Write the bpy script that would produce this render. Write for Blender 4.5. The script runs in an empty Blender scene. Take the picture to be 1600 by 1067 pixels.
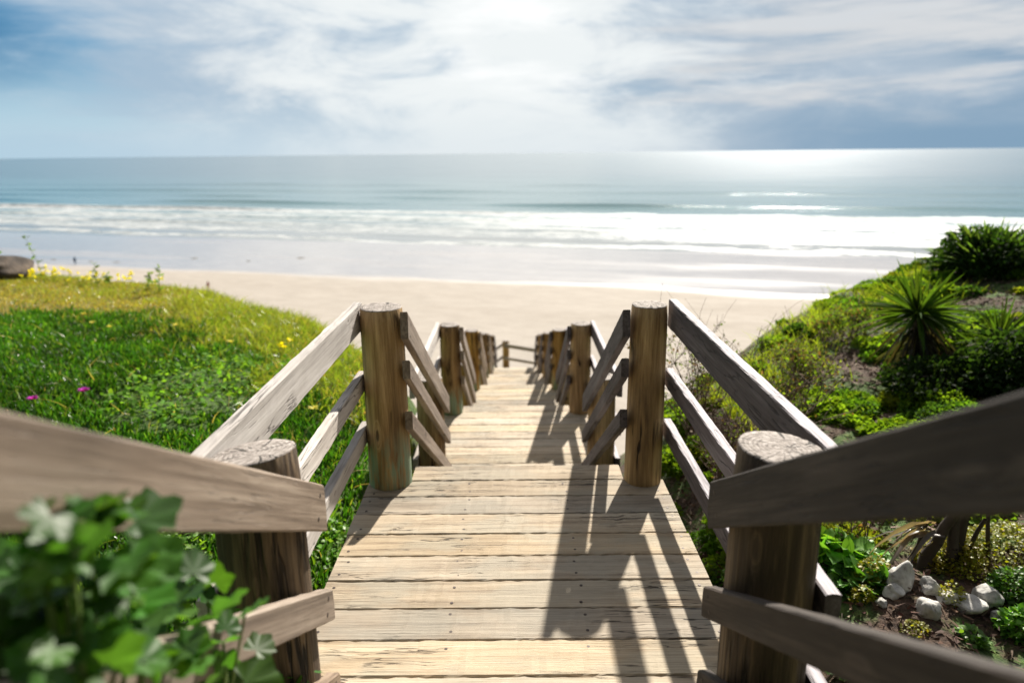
import bpy, bmesh, math, random
import numpy as np
from mathutils import Vector, Matrix, noise as mn

random.seed(7); rng = np.random.default_rng(7)
scene = bpy.context.scene
col = scene.collection
PI = math.pi
EXPO = 1.0

# ------------------------------------------------------------------ helpers
def link(o):
    col.objects.link(o); return o

def mesh_from(name, verts, faces, mats, smooth=False, midx=None, colors=None):
    me = bpy.data.meshes.new(name)
    me.from_pydata([tuple(v) for v in verts], [], faces)
    for m in (mats if isinstance(mats, (list, tuple)) else [mats]):
        me.materials.append(m)
    if midx is not None:
        me.polygons.foreach_set('material_index', midx)
    if smooth is True:
        me.polygons.foreach_set('use_smooth', [True]*len(me.polygons))
    if colors is not None:
        a = me.color_attributes.new('tint', 'FLOAT_COLOR', 'POINT')
        a.data.foreach_set('color', np.asarray(colors, dtype=np.float32).ravel())
    me.update()
    return me

def np_mesh(name, V, quads=None, tris=None, mat=None, smooth=False, colors=None):
    """fast mesh from numpy arrays"""
    me = bpy.data.meshes.new(name)
    V = np.asarray(V, dtype=np.float32)
    loops = []; starts = []; n = 0
    if quads is not None and len(quads):
        q = np.asarray(quads, dtype=np.int32); loops.append(q.ravel()); starts.append(np.arange(len(q))*4); n = len(q)*4
    if tris is not None and len(tris):
        t = np.asarray(tris, dtype=np.int32); loops.append(t.ravel()); starts.append(n + np.arange(len(t))*3)
    L = np.concatenate(loops).astype(np.int32); S = np.concatenate(starts).astype(np.int32)
    me.vertices.add(len(V)); me.vertices.foreach_set('co', V.ravel())
    me.loops.add(len(L)); me.loops.foreach_set('vertex_index', L)
    me.polygons.add(len(S)); me.polygons.foreach_set('loop_start', S)
    if mat: me.materials.append(mat)
    me.update(calc_edges=True); me.validate()
    if smooth: me.polygons.foreach_set('use_smooth', np.ones(len(S), dtype=bool))
    if colors is not None:
        a = me.color_attributes.new('tint', 'FLOAT_COLOR', 'POINT')
        C = np.ones((len(V), 4), dtype=np.float32); C[:, :3] = colors
        a.data.foreach_set('color', C.ravel())
    return me

def obj(name, me, parent=None, loc=None, mat=None):
    o = bpy.data.objects.new(name, me); link(o)
    if parent is not None: o.parent = parent
    if mat is not None: o.matrix_local = mat
    elif loc is not None: o.location = loc
    return o

def tag(o, label, cat, group=None, kind=None):
    if label: o['label'] = label
    if cat: o['category'] = cat
    if group: o['group'] = group
    if kind: o['kind'] = kind
    return o

def thing(name, loc, label, cat, group=None):
    o = bpy.data.objects.new(name, None); o.empty_display_size = .1; link(o); o.location = loc
    return tag(o, label, cat, group)

def fbm(x, y, z=0., oct=4):
    return mn.fractal(Vector((x, y, z)), 1.0, 2.0, oct)

def sst(a, b, x):
    t = min(1., max(0., (x-a)/(b-a))); return t*t*(3-2*t)

# ------------------------------------------------------------------ node helpers
class NT:
    def __init__(s, tree): s.t = tree; s.n = tree.nodes; s.l = tree.links
    def new(s, typ, **kw):
        n = s.n.new(typ)
        for k, v in kw.items(): setattr(n, k, v)
        return n
    def put(s, sock, v):
        if hasattr(v, 'links') or isinstance(v, bpy.types.NodeSocket): s.l.new(v, sock)
        elif v is not None:
            if isinstance(v, (tuple, list)) and len(v) == 3 and len(sock.default_value) == 4: v = (*v, 1)
            sock.default_value = v
    def math(s, op, a, b=None, c=None, clamp=False):
        n = s.new('ShaderNodeMath', operation=op, use_clamp=clamp)
        s.put(n.inputs[0], a); s.put(n.inputs[1], b) if b is not None else None
        if c is not None: s.put(n.inputs[2], c)
        return n.outputs[0]
    def vmath(s, op, a, b=None):
        n = s.new('ShaderNodeVectorMath', operation=op)
        s.put(n.inputs[0], a)
        if b is not None: s.put(n.inputs[1], b)
        return n.outputs[0]
    def mix(s, f, a, b, blend='MIX'):
        n = s.new('ShaderNodeMix', data_type='RGBA', blend_type=blend)
        s.put(n.inputs[0], f); s.put(n.inputs[6], a); s.put(n.inputs[7], b)
        return n.outputs[2]
    def noise(s, vec, scale, detail=4, rough=.55, dist=0., out=0):
        n = s.new('ShaderNodeTexNoise'); s.put(n.inputs['Vector'], vec)
        n.inputs['Scale'].default_value = scale; n.inputs['Detail'].default_value = detail
        n.inputs['Roughness'].default_value = rough; n.inputs['Distortion'].default_value = dist
        return n.outputs[out]
    def voro(s, vec, scale, feature='F1', out='Distance'):
        n = s.new('ShaderNodeTexVoronoi', feature=feature); s.put(n.inputs['Vector'], vec)
        n.inputs['Scale'].default_value = scale
        return n.outputs[out]
    def ramp(s, fac, stops, interp='LINEAR'):
        n = s.new('ShaderNodeValToRGB'); cr = n.color_ramp; cr.interpolation = interp
        while len(cr.elements) < len(stops): cr.elements.new(.5)
        for e, (p, c) in zip(cr.elements, stops):
            e.position = p
            e.color = (c, c, c, 1) if isinstance(c, (int, float)) else (*c, 1)
        s.put(n.inputs[0], fac)
        return n.outputs[0]
    def mrange(s, v, a, b, c=0., d=1., smooth=True):
        n = s.new('ShaderNodeMapRange', interpolation_type='SMOOTHSTEP' if smooth else 'LINEAR')
        s.put(n.inputs[0], v); n.inputs[1].default_value = a; n.inputs[2].default_value = b
        n.inputs[3].default_value = c; n.inputs[4].default_value = d
        return n.outputs[0]
    def mapping(s, vec, scale=(1, 1, 1), rot=(0, 0, 0), loc=(0, 0, 0)):
        n = s.new('ShaderNodeMapping'); s.put(n.inputs[0], vec)
        n.inputs['Scale'].default_value = scale; n.inputs['Rotation'].default_value = rot; n.inputs['Location'].default_value = loc
        return n.outputs[0]
    def sep(s, v):
        n = s.new('ShaderNodeSeparateXYZ'); s.put(n.inputs[0], v); return n.outputs
    def comb(s, x, y, z):
        n = s.new('ShaderNodeCombineXYZ'); s.put(n.inputs[0], x); s.put(n.inputs[1], y); s.put(n.inputs[2], z); return n.outputs[0]
    def bump(s, h, strength=.5, dist=.01, normal=None):
        n = s.new('ShaderNodeBump'); s.put(n.inputs['Height'], h)
        n.inputs['Strength'].default_value = strength; n.inputs['Distance'].default_value = dist
        if normal is not None: s.put(n.inputs['Normal'], normal)
        return n.outputs[0]

def new_mat(name):
    m = bpy.data.materials.new(name); m.use_nodes = True
    nt = NT(m.node_tree); bs = m.node_tree.nodes['Principled BSDF']
    return m, nt, bs

def wood(name, dark, mid, light, axis=0, streak=14., rough=.8, crack=.5, bumpd=.004, algae=None, knots=1., var=.25, fine=90., grey=None, toplit=None, ks=(2.2, 7.), cw=1.):
    """weathered timber; grain runs along the local axis"""
    m, nt, bs = new_mat(name)
    tc = nt.new('ShaderNodeTexCoord').outputs['Object']
    oi = nt.new('ShaderNodeObjectInfo').outputs['Random']
    off = nt.vmath('ADD', tc, nt.comb(nt.math('MULTIPLY', oi, 37.), nt.math('MULTIPLY', oi, 91.), nt.math('MULTIPLY', oi, 53.)))
    def sc(a, b):
        v = [b, b, b]; v[axis] = a; return nt.mapping(off, scale=v)
    # knots bend the grain round them
    kv = sc(*ks)
    kd = nt.voro(kv, 1.0)
    kmask = nt.mrange(kd, .05, .22, 1., 0.)
    warp = nt.math('MULTIPLY', kmask, .9*knots)
    g1 = nt.noise(nt.vmath('ADD', sc(1.1, streak), nt.comb(warp, warp, warp)), 1.0, 5, .6, .6)
    g2 = nt.noise(sc(3., fine), 1.0, 4, .7, .2)
    g3 = nt.noise(sc(1.2, 2.), 1.0, 3, .5)
    f = nt.math('ADD', nt.math('MULTIPLY', g1, .6), nt.math('ADD', nt.math('MULTIPLY', g2, .32), nt.math('MULTIPLY', g3, .22)))
    c = nt.ramp(f, [(.38, dark), (.56, mid), (.74, light)])
    if grey:
        gm = nt.mrange(nt.noise(sc(2.5, 5.), 1., 5, .6), .42, .62)
        c = nt.mix(nt.math('MULTIPLY', gm, .75), c, nt.ramp(g2, [(.3, tuple(q*.65 for q in grey)), (.7, grey)]))
    # long thin cracks
    cr = nt.noise(sc(1.6, streak*1.7), 1.0, 3, .5, .3)
    cm = nt.math('MULTIPLY', nt.mrange(nt.math('ABSOLUTE', nt.math('SUBTRACT', cr, .5)), .004*cw, .016*cw, 1., 0.),
                 nt.mrange(nt.noise(sc(1.4, 3.), 1.2, 2), .47, .6))
    c = nt.mix(nt.math('MULTIPLY', cm, crack), c, tuple(q*.25 for q in dark))
    kk = nt.math('MULTIPLY', nt.mrange(kd, .045, .095, 1., 0.), nt.mrange(nt.voro(kv, 1.0, out='Color'), .45, .5))
    c = nt.mix(nt.math('MULTIPLY', kk, .75*min(knots, 1)), c, tuple(q*.55 for q in dark))
    # board to board difference
    hv = nt.new('ShaderNodeHueSaturation')
    nt.put(hv.inputs['Value'], nt.mrange(oi, 0, 1, 1-var, 1+var, False)); nt.put(hv.inputs['Saturation'], nt.mrange(nt.math('FRACT', nt.math('MULTIPLY', oi, 7.3)), 0, 1, .75, 1.1, False)); nt.put(hv.inputs['Color'], c)
    c = hv.outputs[0]
    if toplit:  # sunlit tops: up-facing faces painted paler by their normal
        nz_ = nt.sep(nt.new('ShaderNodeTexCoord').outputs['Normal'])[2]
        c = nt.mix(nt.math('MULTIPLY', nt.mrange(nz_, .6, .95), nt.mrange(g2, .3, .6, .35, 1.)), c, toplit)
    if algae:
        z = nt.sep(tc)[2]
        am = nt.math('MULTIPLY', nt.mrange(nt.math('ADD', z, nt.math('MULTIPLY', nt.noise(sc(2., 12.), 1., 4), .35)), .30, .52, 1., 0.),
                     nt.mrange(nt.noise(sc(3., 20.), 1., 4, .65), .40, .56))
        c = nt.mix(nt.math('MULTIPLY', am, algae), c, nt.mix(g1, (.10, .17, .11), (.24, .36, .27)))
    nt.put(bs.inputs['Base Color'], c)
    bs.inputs['Roughness'].default_value = rough
    bs.inputs['Specular IOR Level'].default_value = .3
    h = nt.math('SUBTRACT', nt.math('ADD', nt.math('MULTIPLY', g1, .5), nt.math('MULTIPLY', g2, .7)), nt.math('MULTIPLY', cm, 1.4))
    nt.put(bs.inputs['Normal'], nt.bump(h, .75, bumpd))
    return m

M = {}
M['deck'] = wood('deck_wood', (.14, .098, .06), (.38, .295, .195), (.56, .46, .33), 0, 20., .75, .9, .006, knots=1., var=.2, fine=150., grey=(.42, .37, .28))
M['rail'] = wood('silver_rail_wood', (.17, .145, .13), (.42, .38, .35), (.62, .58, .55), 0, 14., .8, .8, .003, var=.12, knots=1.3, ks=(5.5, 11.))
M['rail_brown'] = wood('brown_rail_wood', (.09, .065, .048), (.22, .165, .125), (.36, .29, .23), 0, 22., .7, .4, .003, knots=1.2, var=.1)
M['rail_shaded'] = wood('shaded_rail_wood', (.035, .028, .03), (.095, .078, .084), (.22, .19, .205), 0, streak=14., toplit=(.50, .47, .50), rough=.75, crack=.7, bumpd=.004, var=.12)  # rail wood darkened as if in shade, up-facing faces painted sunlit
M['post'] = wood('round_post_wood', (.055, .026, .008), (.33, .19, .058), (.72, .49, .20), 2, 13., .65, 1., .010, cw=2.2, var=.14, ks=(2.6, 8.), fine=70.)
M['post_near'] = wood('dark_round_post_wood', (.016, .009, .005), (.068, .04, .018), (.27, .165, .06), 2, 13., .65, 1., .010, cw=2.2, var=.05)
M['post_green'] = wood('round_post_wood_green_foot', (.05, .024, .008), (.29, .17, .055), (.64, .43, .18), 2, 13., .7, 1., .010, cw=2.2, algae=.85, var=.12)
M['beam'] = wood('beam_wood', (.05, .04, .03), (.12, .09, .06), (.2, .16, .11), 0, 10., .85, .5, .004, var=.1)

def endgrain():
    m, nt, bs = new_mat('end_grain')
    tc = nt.new('ShaderNodeTexCoord').outputs['Object']
    oi = nt.new('ShaderNodeObjectInfo').outputs['Random']
    off = nt.vmath('ADD', tc, nt.comb(nt.math('MULTIPLY', oi, 9.), nt.math('MULTIPLY', oi, 5.), 0.))
    s = nt.sep(tc)
    r = nt.math('SQRT', nt.math('ADD', nt.math('POWER', nt.math('ADD', s[0], .012), 2.), nt.math('POWER', s[1], 2.)))
    rr = nt.math('ADD', r, nt.math('MULTIPLY', nt.noise(off, 12., 3), .02))
    ring = nt.math('SINE', nt.math('MULTIPLY', rr, 520.))
    n = nt.noise(off, 60., 5, .7)
    f = nt.math('ADD', nt.math('MULTIPLY', ring, .07), n)
    c = nt.ramp(f, [(.3, (.08, .065, .055)), (.5, (.27, .235, .21)), (.72, (.48, .44, .41))])
    ang = nt.math('ARCTAN2', s[1], s[0])
    cr = nt.noise(nt.comb(nt.math('ADD', nt.math('MULTIPLY', nt.math('COSINE', ang), 1.6), nt.math('MULTIPLY', r, 6.)), nt.math('MULTIPLY', nt.math('SINE', ang), 1.6), nt.math('MULTIPLY', oi, 20.)), 1.1, 3, .5, .1)
    cm = nt.math('MULTIPLY', nt.mrange(nt.math('ABSOLUTE', nt.math('SUBTRACT', cr, .5)), .006, .02, 1., 0.), nt.mrange(r, .005, .03))
    c = nt.mix(cm, c, (.02, .016, .012))
    nt.put(bs.inputs['Base Color'], c); bs.inputs['Roughness'].default_value = .85
    nt.put(bs.inputs['Normal'], nt.bump(nt.math('SUBTRACT', f, nt.math('MULTIPLY', cm, 1.5)), .8, .004))
    return m
M['end'] = endgrain()

def simple(name, c, rough=.8, metal=0.):
    m, nt, bs = new_mat(name)
    n = nt.noise(nt.new('ShaderNodeTexCoord').outputs['Object'], 30., 4)
    nt.put(bs.inputs['Base Color'], nt.mix(n, tuple(q*.6 for q in c), tuple(min(1, q*1.35) for q in c)))
    bs.inputs['Roughness'].default_value = rough; bs.inputs['Metallic'].default_value = metal
    return m

def leafmat(name, trans=.45, rough=.45, spec=.4):
    m, nt, bs = new_mat(name)
    a = nt.new('ShaderNodeAttribute', attribute_name='tint').outputs['Color']
    n = nt.noise(nt.new('ShaderNodeTexCoord').outputs['Object'], 25., 3)
    c = nt.mix(n, nt.mix(1., a, (.65, .65, .65), 'MULTIPLY'), nt.mix(1., a, (1.35, 1.35, 1.35), 'MULTIPLY'))
    nt.put(bs.inputs['Base Color'], c)
    bs.inputs['Roughness'].default_value = rough; bs.inputs['Specular IOR Level'].default_value = spec
    tr = nt.new('ShaderNodeBsdfTranslucent')
    nt.put(tr.inputs[0], nt.mix(1., c, (1.7, 1.6, .55), 'MULTIPLY'))
    mx = nt.new('ShaderNodeMixShader'); mx.inputs[0].default_value = trans
    nt.l.new(bs.outputs[0], mx.inputs[1]); nt.l.new(tr.outputs[0], mx.inputs[2])
    nt.l.new(mx.outputs[0], nt.n['Material Output'].inputs[0])
    return m
M['leaf'] = leafmat('leaf')
M['grassleaf'] = leafmat('ground_cover_leaf', .4, .35, .5)
M['leaf_matte'] = leafmat('matte_leaf', .5, .75, .12)
M['petal'] = leafmat('petal', .4, .6, .2)
M['twig'] = simple('twig_bark', (.12, .082, .055), .9)
M['stem'] = simple('green_stem', (.10, .16, .03), .7)
M['bark'] = simple('dark_bark', (.06, .045, .035), .9)
M['weed_dark'] = simple('wet_seaweed', (.10, .09, .07), .8)
M['nail'] = simple('rusty_nail', (.06, .045, .04), .6, .5)

# ------------------------------------------------------------------ terrain
def interp(x, pts):
    if x <= pts[0][0]: return pts[0][1]
    for (a, b), (c, d) in zip(pts, pts[1:]):
        if x <= c: return b + (d-b)*(x-a)/(c-a)
    return pts[-1][1]
YE_L = [(-60, 22), (-16, 16), (-9.5, 12.8), (-7, 12.0), (-5, 10.9), (-2.8, 8.7), (-1.8, 7.2), (-1.0, 5.8)]
YE_R = [(1., 4.6), (2.2, 6.2), (2.9, 7.2), (4., 8.1), (5.3, 8.8), (6.3, 9.1), (8, 9.6), (14, 12), (60, 18)]
BEACH = 1.7-24.
def softdrop(d, slope, r=1.2):
    if d <= 0: return 0.
    return slope*(d*d/(2*r) if d < r else d - r/2)
def ground(x, y):
    c = -.78 - .265*max(0., y-3.2) - softdrop(y-22, .4, 3)
    if x < 0:
        p = -.42 + .02*max(0., -x-6)
        e = p - softdrop(y-interp(x, YE_L), .62)
        w = sst(.78, 1.25, -x)
    else:
        p = -.38 + .19*max(0., min(x, 9)-2.1) + .03*max(0, x-9)
        e = p - softdrop(y-interp(x, YE_R), .6)
        w = sst(.78, 1.7, x)
    z = c + (e-c)*w
    ramp = .5*max(0., 1.2-y)
    z += ramp
    z += w*(.05*fbm(x*.9, y*.9, 3.1, 3) + (.07*fbm(x*1.7+9, y*1.7, 7.7, 3) if x > 1.2 else 0.))
    return max(z, BEACH-1.2)

def build_terrain():
    def axis(lo, hi, flo, fhi, fine, grow=1.18):
        a = list(np.arange(flo, fhi+1e-6, fine)); s = fine; v = fhi
        while v < hi: s *= grow; v += s; a.append(v)
        s = fine; v = flo; b = []
        while v > lo: s *= grow; v -= s; b.append(v)
        return np.array(b[::-1] + a)
    xs = axis(-90, 90, -10, 9, .1); ys = axis(-8, 75, -1, 15, .1)
    V = np.array([(x, y, ground(x, y)) for y in ys for x in xs])
    nx, ny = len(xs), len(ys)
    i = np.arange(nx-1)[None, :] + np.arange(ny-1)[:, None]*nx
    Q = np.stack([i, i+1, i+1+nx, i+nx], -1).reshape(-1, 4)
    m, nt, bs = new_mat('hillside_soil')
    p = nt.new('ShaderNodeNewGeometry').outputs['Position']
    s = nt.sep(p)
    n1 = nt.noise(p, 2.2, 5, .6); n2 = nt.noise(p, 26., 5, .7); n3 = nt.noise(p, 9., 4, .6)
    soil = nt.ramp(n2, [(.3, (.022, .013, .009)), (.5, (.075, .044, .028)), (.72, (.17, .11, .075))])
    green = nt.ramp(n2, [(.3, (.02, .05, .008)), (.55, (.07, .13, .02)), (.75, (.14, .2, .035))])
    moss = nt.ramp(n3, [(.3, (.10, .10, .02)), (.6, (.24, .22, .05)), (.8, (.32, .25, .09))])
    left = nt.mrange(s[0], -.9, -1.1)
    far = nt.mrange(nt.math('ADD', s[1], nt.math('MULTIPLY', n1, 2.)), 8.5, 10.2)
    gl = nt.mix(far, green, moss)
    gr = nt.mix(nt.mrange(nt.math('ADD', nt.math('MULTIPLY', n1, .7), nt.math('MULTIPLY', n3, .3)), .47, .56), soil, green)
    nt.put(bs.inputs['Base Color'], nt.mix(left, gr, gl)); bs.inputs['Roughness'].default_value = .95
    nt.put(bs.inputs['Normal'], nt.bump(n2, 1., .04))
    me = np_mesh('terrain', V, quads=Q, mat=m, smooth=True)
    tag(obj('terrain', me), None, None, kind='structure')
build_terrain()

# ------------------------------------------------------------------ boards and posts
def board(name, L, h, t, mat, seed=0, jit=.0015, c0=(0, 0), c1=(0, 0), bev=.004, step=.05, plumb=0.):
    """board along +x, height h on z, thickness t on y. c0/c1: (top, bottom) corner chamfers; plumb: skew of both ends"""
    n = max(2, int(L/step)); V = []; F = []
    hy, hz = t/2, h/2
    prof = [(-hy, -hz+bev), (-hy, 0), (-hy, hz-bev), (-hy+bev, hz), (0, hz), (hy-bev, hz), (hy, hz-bev), (hy, 0), (hy, -hz+bev), (hy-bev, -hz), (0, -hz), (-hy+bev, -hz)]
    k = len(prof)
    for i in range(n+1):
        x = L*i/n
        for j, (y, z) in enumerate(prof):
            xx = x
            for (ct, cb), end in ((c0, 0), (c1, 1)):
                cut = 0
                if ct and z > hz-ct: cut = max(cut, (z-(hz-ct)))
                if cb and z < -hz+cb: cut = max(cut, ((-hz+cb)-z))
                if end == 0: xx = max(xx, cut*.8)
                else: xx = min(xx, L-cut*.8)
            if plumb: xx += plumb*z*(1-x/L if x < L/2 else x/L)
            d = jit*mn.noise(Vector((xx*9, j*3.1+seed*7.7, seed))) + jit*.8*mn.noise(Vector((xx*40, j*1.3, seed+9)))
            V.append((xx, y + math.copysign(d, y), z + math.copysign(d*1.3, z)))
    for i in range(n):
        for j in range(k):
            a = i*k+j; b = i*k+(j+1) % k
            F.append((a, b, b+k, a+k))
    F.append(tuple(range(k-1, -1, -1))); F.append(tuple(n*k+j for j in range(k)))
    # fix orientation so normals face out
    me = mesh_from(name, V, F, mat)
    bm = bmesh.new(); bm.from_mesh(me); bmesh.ops.recalc_face_normals(bm, faces=bm.faces); bm.to_mesh(me); bm.free()
    return me

def frame(p0, p1, up=Vector((0, 0, 1))):
    x = (p1-p0).normalized(); y = up.cross(x).normalized(); z = x.cross(y)
    return Matrix(((x.x, y.x, z.x, p0.x), (x.y, y.y, z.y, p0.y), (x.z, y.z, z.z, p0.z), (0, 0, 0, 1)))

NAIL = {}
def nailheads(parent, pts, nrm):
    """small nail heads, one object each, sharing one mesh"""
    if 'm' not in NAIL:
        V = [(math.cos(q*PI/4)*r, math.sin(q*PI/4)*r, z) for z, r in ((-.004, .0065), (.0013, .0062)) for q in range(8)]
        F = [(q, (q+1) % 8, 8+(q+1) % 8, 8+q) for q in range(8)] + [tuple(8+q for q in range(8))]
        NAIL['m'] = mesh_from('nail', V, F, M['nail'])
    rot = Vector(nrm).to_track_quat('Z', 'Y').to_matrix().to_4x4()
    for p in pts:
        o = obj('nail', NAIL['m'], parent); o.matrix_local = Matrix.Translation(Vector(p)) @ rot

def post_mesh(name, r, H, seed, mat, tilt=(0, 0), taper=.06):
    nseg, nh = 56, 26; V = []; F = []; mi = []
    for i in range(nh+1):
        z = -0.6 + (H+.6)*i/nh
        rr = r*(1+taper*(1-max(0, z)/H))
        if i == nh: rr -= .004
        for j in range(nseg):
            a = 2*PI*j/nseg
            d = 1 + .03*mn.noise(Vector((math.cos(a)*1.2, math.sin(a)*1.2, z*1.5+seed*5))) \
                  + .018*mn.noise(Vector((math.cos(a)*7, math.sin(a)*7, z*1.2+seed*3)))
            cr = mn.noise(Vector((math.cos(a)*4+seed, math.sin(a)*4, z*.7)))
            d -= .035*max(0, 1-abs(cr)*16)
            x, y = rr*d*math.cos(a), rr*d*math.sin(a)
            V.append((x, y, z + (tilt[0]*x + tilt[1]*y if i == nh else 0)))
    for i in range(nh):
        for j in range(nseg):
            a = i*nseg+j; b = i*nseg+(j+1) % nseg
            F.append((a, b, b+nseg, a+nseg)); mi.append(0)
    base = nh*nseg; prev = [base+j for j in range(nseg)]
    for q, fr in enumerate((.97, .8, .6, .4, .2)):
        cur = []
        for j in range(nseg):
            v = Vector(V[base+j]); x, y = v.x*fr, v.y*fr
            cz = -.003*abs(mn.noise(Vector((x*30+seed, y*30, seed))))
            V.append((x, y, H + tilt[0]*x + tilt[1]*y + (.004 if q < 5 else 0) + cz)); cur.append(len(V)-1)
        for j in range(nseg):
            F.append((prev[j], prev[(j+1) % nseg], cur[(j+1) % nseg], cur[j])); mi.append(1)
        prev = cur
    F.append(tuple(prev)); mi.append(1)
    me = mesh_from(name, V, F, [mat, M['end']], smooth=True, midx=mi)
    return me

# ------------------------------------------------------------------ the stairway
XP = .675; MOD = 3.6; DROP = .955; YA = 1.68; YB = 3.50; PITCH = .1853; Y0 = 1.466
ordinal = ['nearest', 'second', 'third', 'fourth', 'lowest']
N = 5
plank_full = [board('plank', 1.574, .1785, .038, M['deck'], s, .0042, bev=.005, step=.025) for s in range(6)]
plank_short = [board('plank', 1.14, .1785, .038, M['deck'], 20+s, .0042, bev=.005, step=.025) for s in range(2)]
tread_half = [board('tread', 1.10, .132, .038, M['deck'], 30+s, .002, bev=.004) for s in range(3)]
def lay(p, me, x0, y, z, parent_loc, L):
    # board local: x length, z width -> world y, y thickness -> world z
    flip = random.random() < .5
    Mx = Matrix.Rotation(PI/2, 4, 'X')
    yaw = Matrix.Rotation(random.uniform(-.0015, .0015) + (PI if flip else 0), 4, 'Z')
    o = obj(me.name.split('.')[0], me, p)
    cx = x0 + L/2 + random.uniform(-.006, .006)
    loc = Vector((cx, y, z-.019+random.uniform(-.002, .0015))) - Vector(parent_loc)
    o.matrix_local = Matrix.Translation(loc) @ yaw @ Matrix.Rotation(random.uniform(-.004, .004), 4, 'X') @ Mx @ Matrix.Translation((-L/2, 0, 0))
    return o

def deck(n):
    z = -DROP*n; y0 = Y0 + MOD*n; base = (0, y0, z-.4)
    lbl = ['nearest landing deck of wide tan planks, rail shadows across it',
           'second landing deck down, just past the first flight of steps',
           'third landing deck down the stairway, pale planks in sun',
           'fourth landing deck, small and far down the stairway',
           'lowest landing deck in line with the stairway, before the far fence'][n]
    t = thing('landing_deck', base, lbl, 'deck', 'landings of the stairway')
    for k in range(12):
        y = y0 + PITCH*(k+.5)
        if k in (0, 11): lay(t, random.choice(plank_short), -.57, y, z, base, 1.14)
        else: lay(t, plank_full[(k*5+n) % 6], -.787, y, z, base, 1.574)
    for xj in (-.74, -.25, .25, .74):
        L = PITCH*12-.42 if abs(xj) > .6 else PITCH*12-.04
        b = board('joist', L, .14, .045, M['beam'], 50+n, .002)
        o = obj('joist', b, t); ys = y0 + (PITCH*12-L)/2
        o.matrix_local = frame(Vector((xj, ys, z-.038-.075))-Vector(base), Vector((xj, ys+1, z-.038-.075))-Vector(base))
    # nail heads along the edges
    V = [];
    pts = []
    for k in range(1, 11):
        for xx in (-.74, -.25, .25, .74):
            for dy in (-.05, .05):
                pts.append((xx+random.uniform(-.01, .01), y0+PITCH*(k+.5)+dy+random.uniform(-.008, .008)-y0, .4+.0004))
    if n == 0: nailheads(t, pts, (0, 0, 1))
for n in range(N): deck(n)

def flight(n, steps=5):
    """n: flight below landing n (n = -1 is the one the viewer stands on)"""
    z = -DROP*n; y0 = Y0 + 12*PITCH + MOD*n; run = (MOD-12*PITCH)/5; rise = DROP/6
    base = (0, y0, z-.6)
    lbl = {-1: 'steps in the foreground leading down onto the nearest landing', 0: 'first flight of steps between nearest and second landings',
           1: 'second flight of steps, beyond the second landing', 2: 'third flight of steps down the stairway',
           3: 'fourth flight of steps, far down', 4: 'last flight of steps turning off below the lowest landing'}[n]
    t = thing('stair_flight', base, lbl, 'steps', 'flights of the stairway')
    for k in range(1, steps+1):
        for q in (0, 1):
            yy = y0 + run*(k-1) + .066+q*.137
            lay(t, tread_half[(k+q) % 3], -.55, yy, z-rise*k, base, 1.10)
    for xs in (-.50, .50):
        p0 = Vector((xs, y0-.0, z-.25)); p1 = Vector((xs, y0+run*5, z-.25-DROP*5/6-.1))
        b = board('stringer', (p1-p0).length, .2, .045, M['beam'], 70+n, .002)
        o = obj('stringer', b, t); o.matrix_local = frame(p0-Vector(base), p1-Vector(base))
for n in range(-1, N): flight(n)

# posts: (radius, seed, mat, tilt)
def rail_board(t, base, p0, p1, h, th, mat, seed, c0=(0, 0), c1=(0, 0), plumb=0., jit=.002):
    p0 = Vector(p0); p1 = Vector(p1)
    me = board('rail', (p1-p0).length, h, th, mat, seed, jit, c0, c1, plumb=plumb)
    o = obj('rail', me, t); o.matrix_local = frame(p0-Vector(base), p1-Vector(base))
    return o

def landing_rail(n, side):
    z = -DROP*n; ya, yb = YA+MOD*n, YB+MOD*n
    word = 'left' if side < 0 else 'right'
    base = (side*XP, ya, z)
    look = {(0, -1): 'sunlit silver-grey railing beside the ice plant with two round posts, left of nearest landing',
            (0, 1): 'dark purplish-grey railing with two round posts, right of nearest landing by dry shrub'}
    where = ['nearest', 'second', 'third', 'fourth', 'lowest'][n]
    lbl = look.get((n, side), f'railing with round posts on {word} side of the {where} landing')
    t = thing('landing_railing', base, lbl, 'railing', 'railings of the landings')
    ra, rb = (.112, .107) if side < 0 else (.112, .092)
    if n: ra = rb = .104
    green = side < 0
    tl = {(0, -1): (.12, -.09), (0, 1): (-.07, .03)}.get((n, side), (0, 0))
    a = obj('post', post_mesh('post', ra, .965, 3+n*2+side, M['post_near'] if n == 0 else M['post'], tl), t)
    b = obj('post', post_mesh('post', rb, .955, 11+n*2+side, M['post_green'] if (green or n == 2) else M['post'], (0, .02)), t, loc=(0, yb-ya, 0))
    if n == 0 and side < 0:
        a['label'] = 'nearest left post, its flat cut top split by a long crack'; b['label'] = 'round post with blue-green stained foot'
    mt = M['rail'] if side < 0 else M['rail_shaded']
    x = side*(XP + max(ra, rb) + .021)
    for zt, h in ((.968, .142), (.60, .094), (.318, .092)):
        zz = z + zt - h/2
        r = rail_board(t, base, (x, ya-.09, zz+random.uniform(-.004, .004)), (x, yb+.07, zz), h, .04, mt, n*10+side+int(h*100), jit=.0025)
for n in range(N):
    for s in (-1, 1): landing_rail(n, s)

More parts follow.
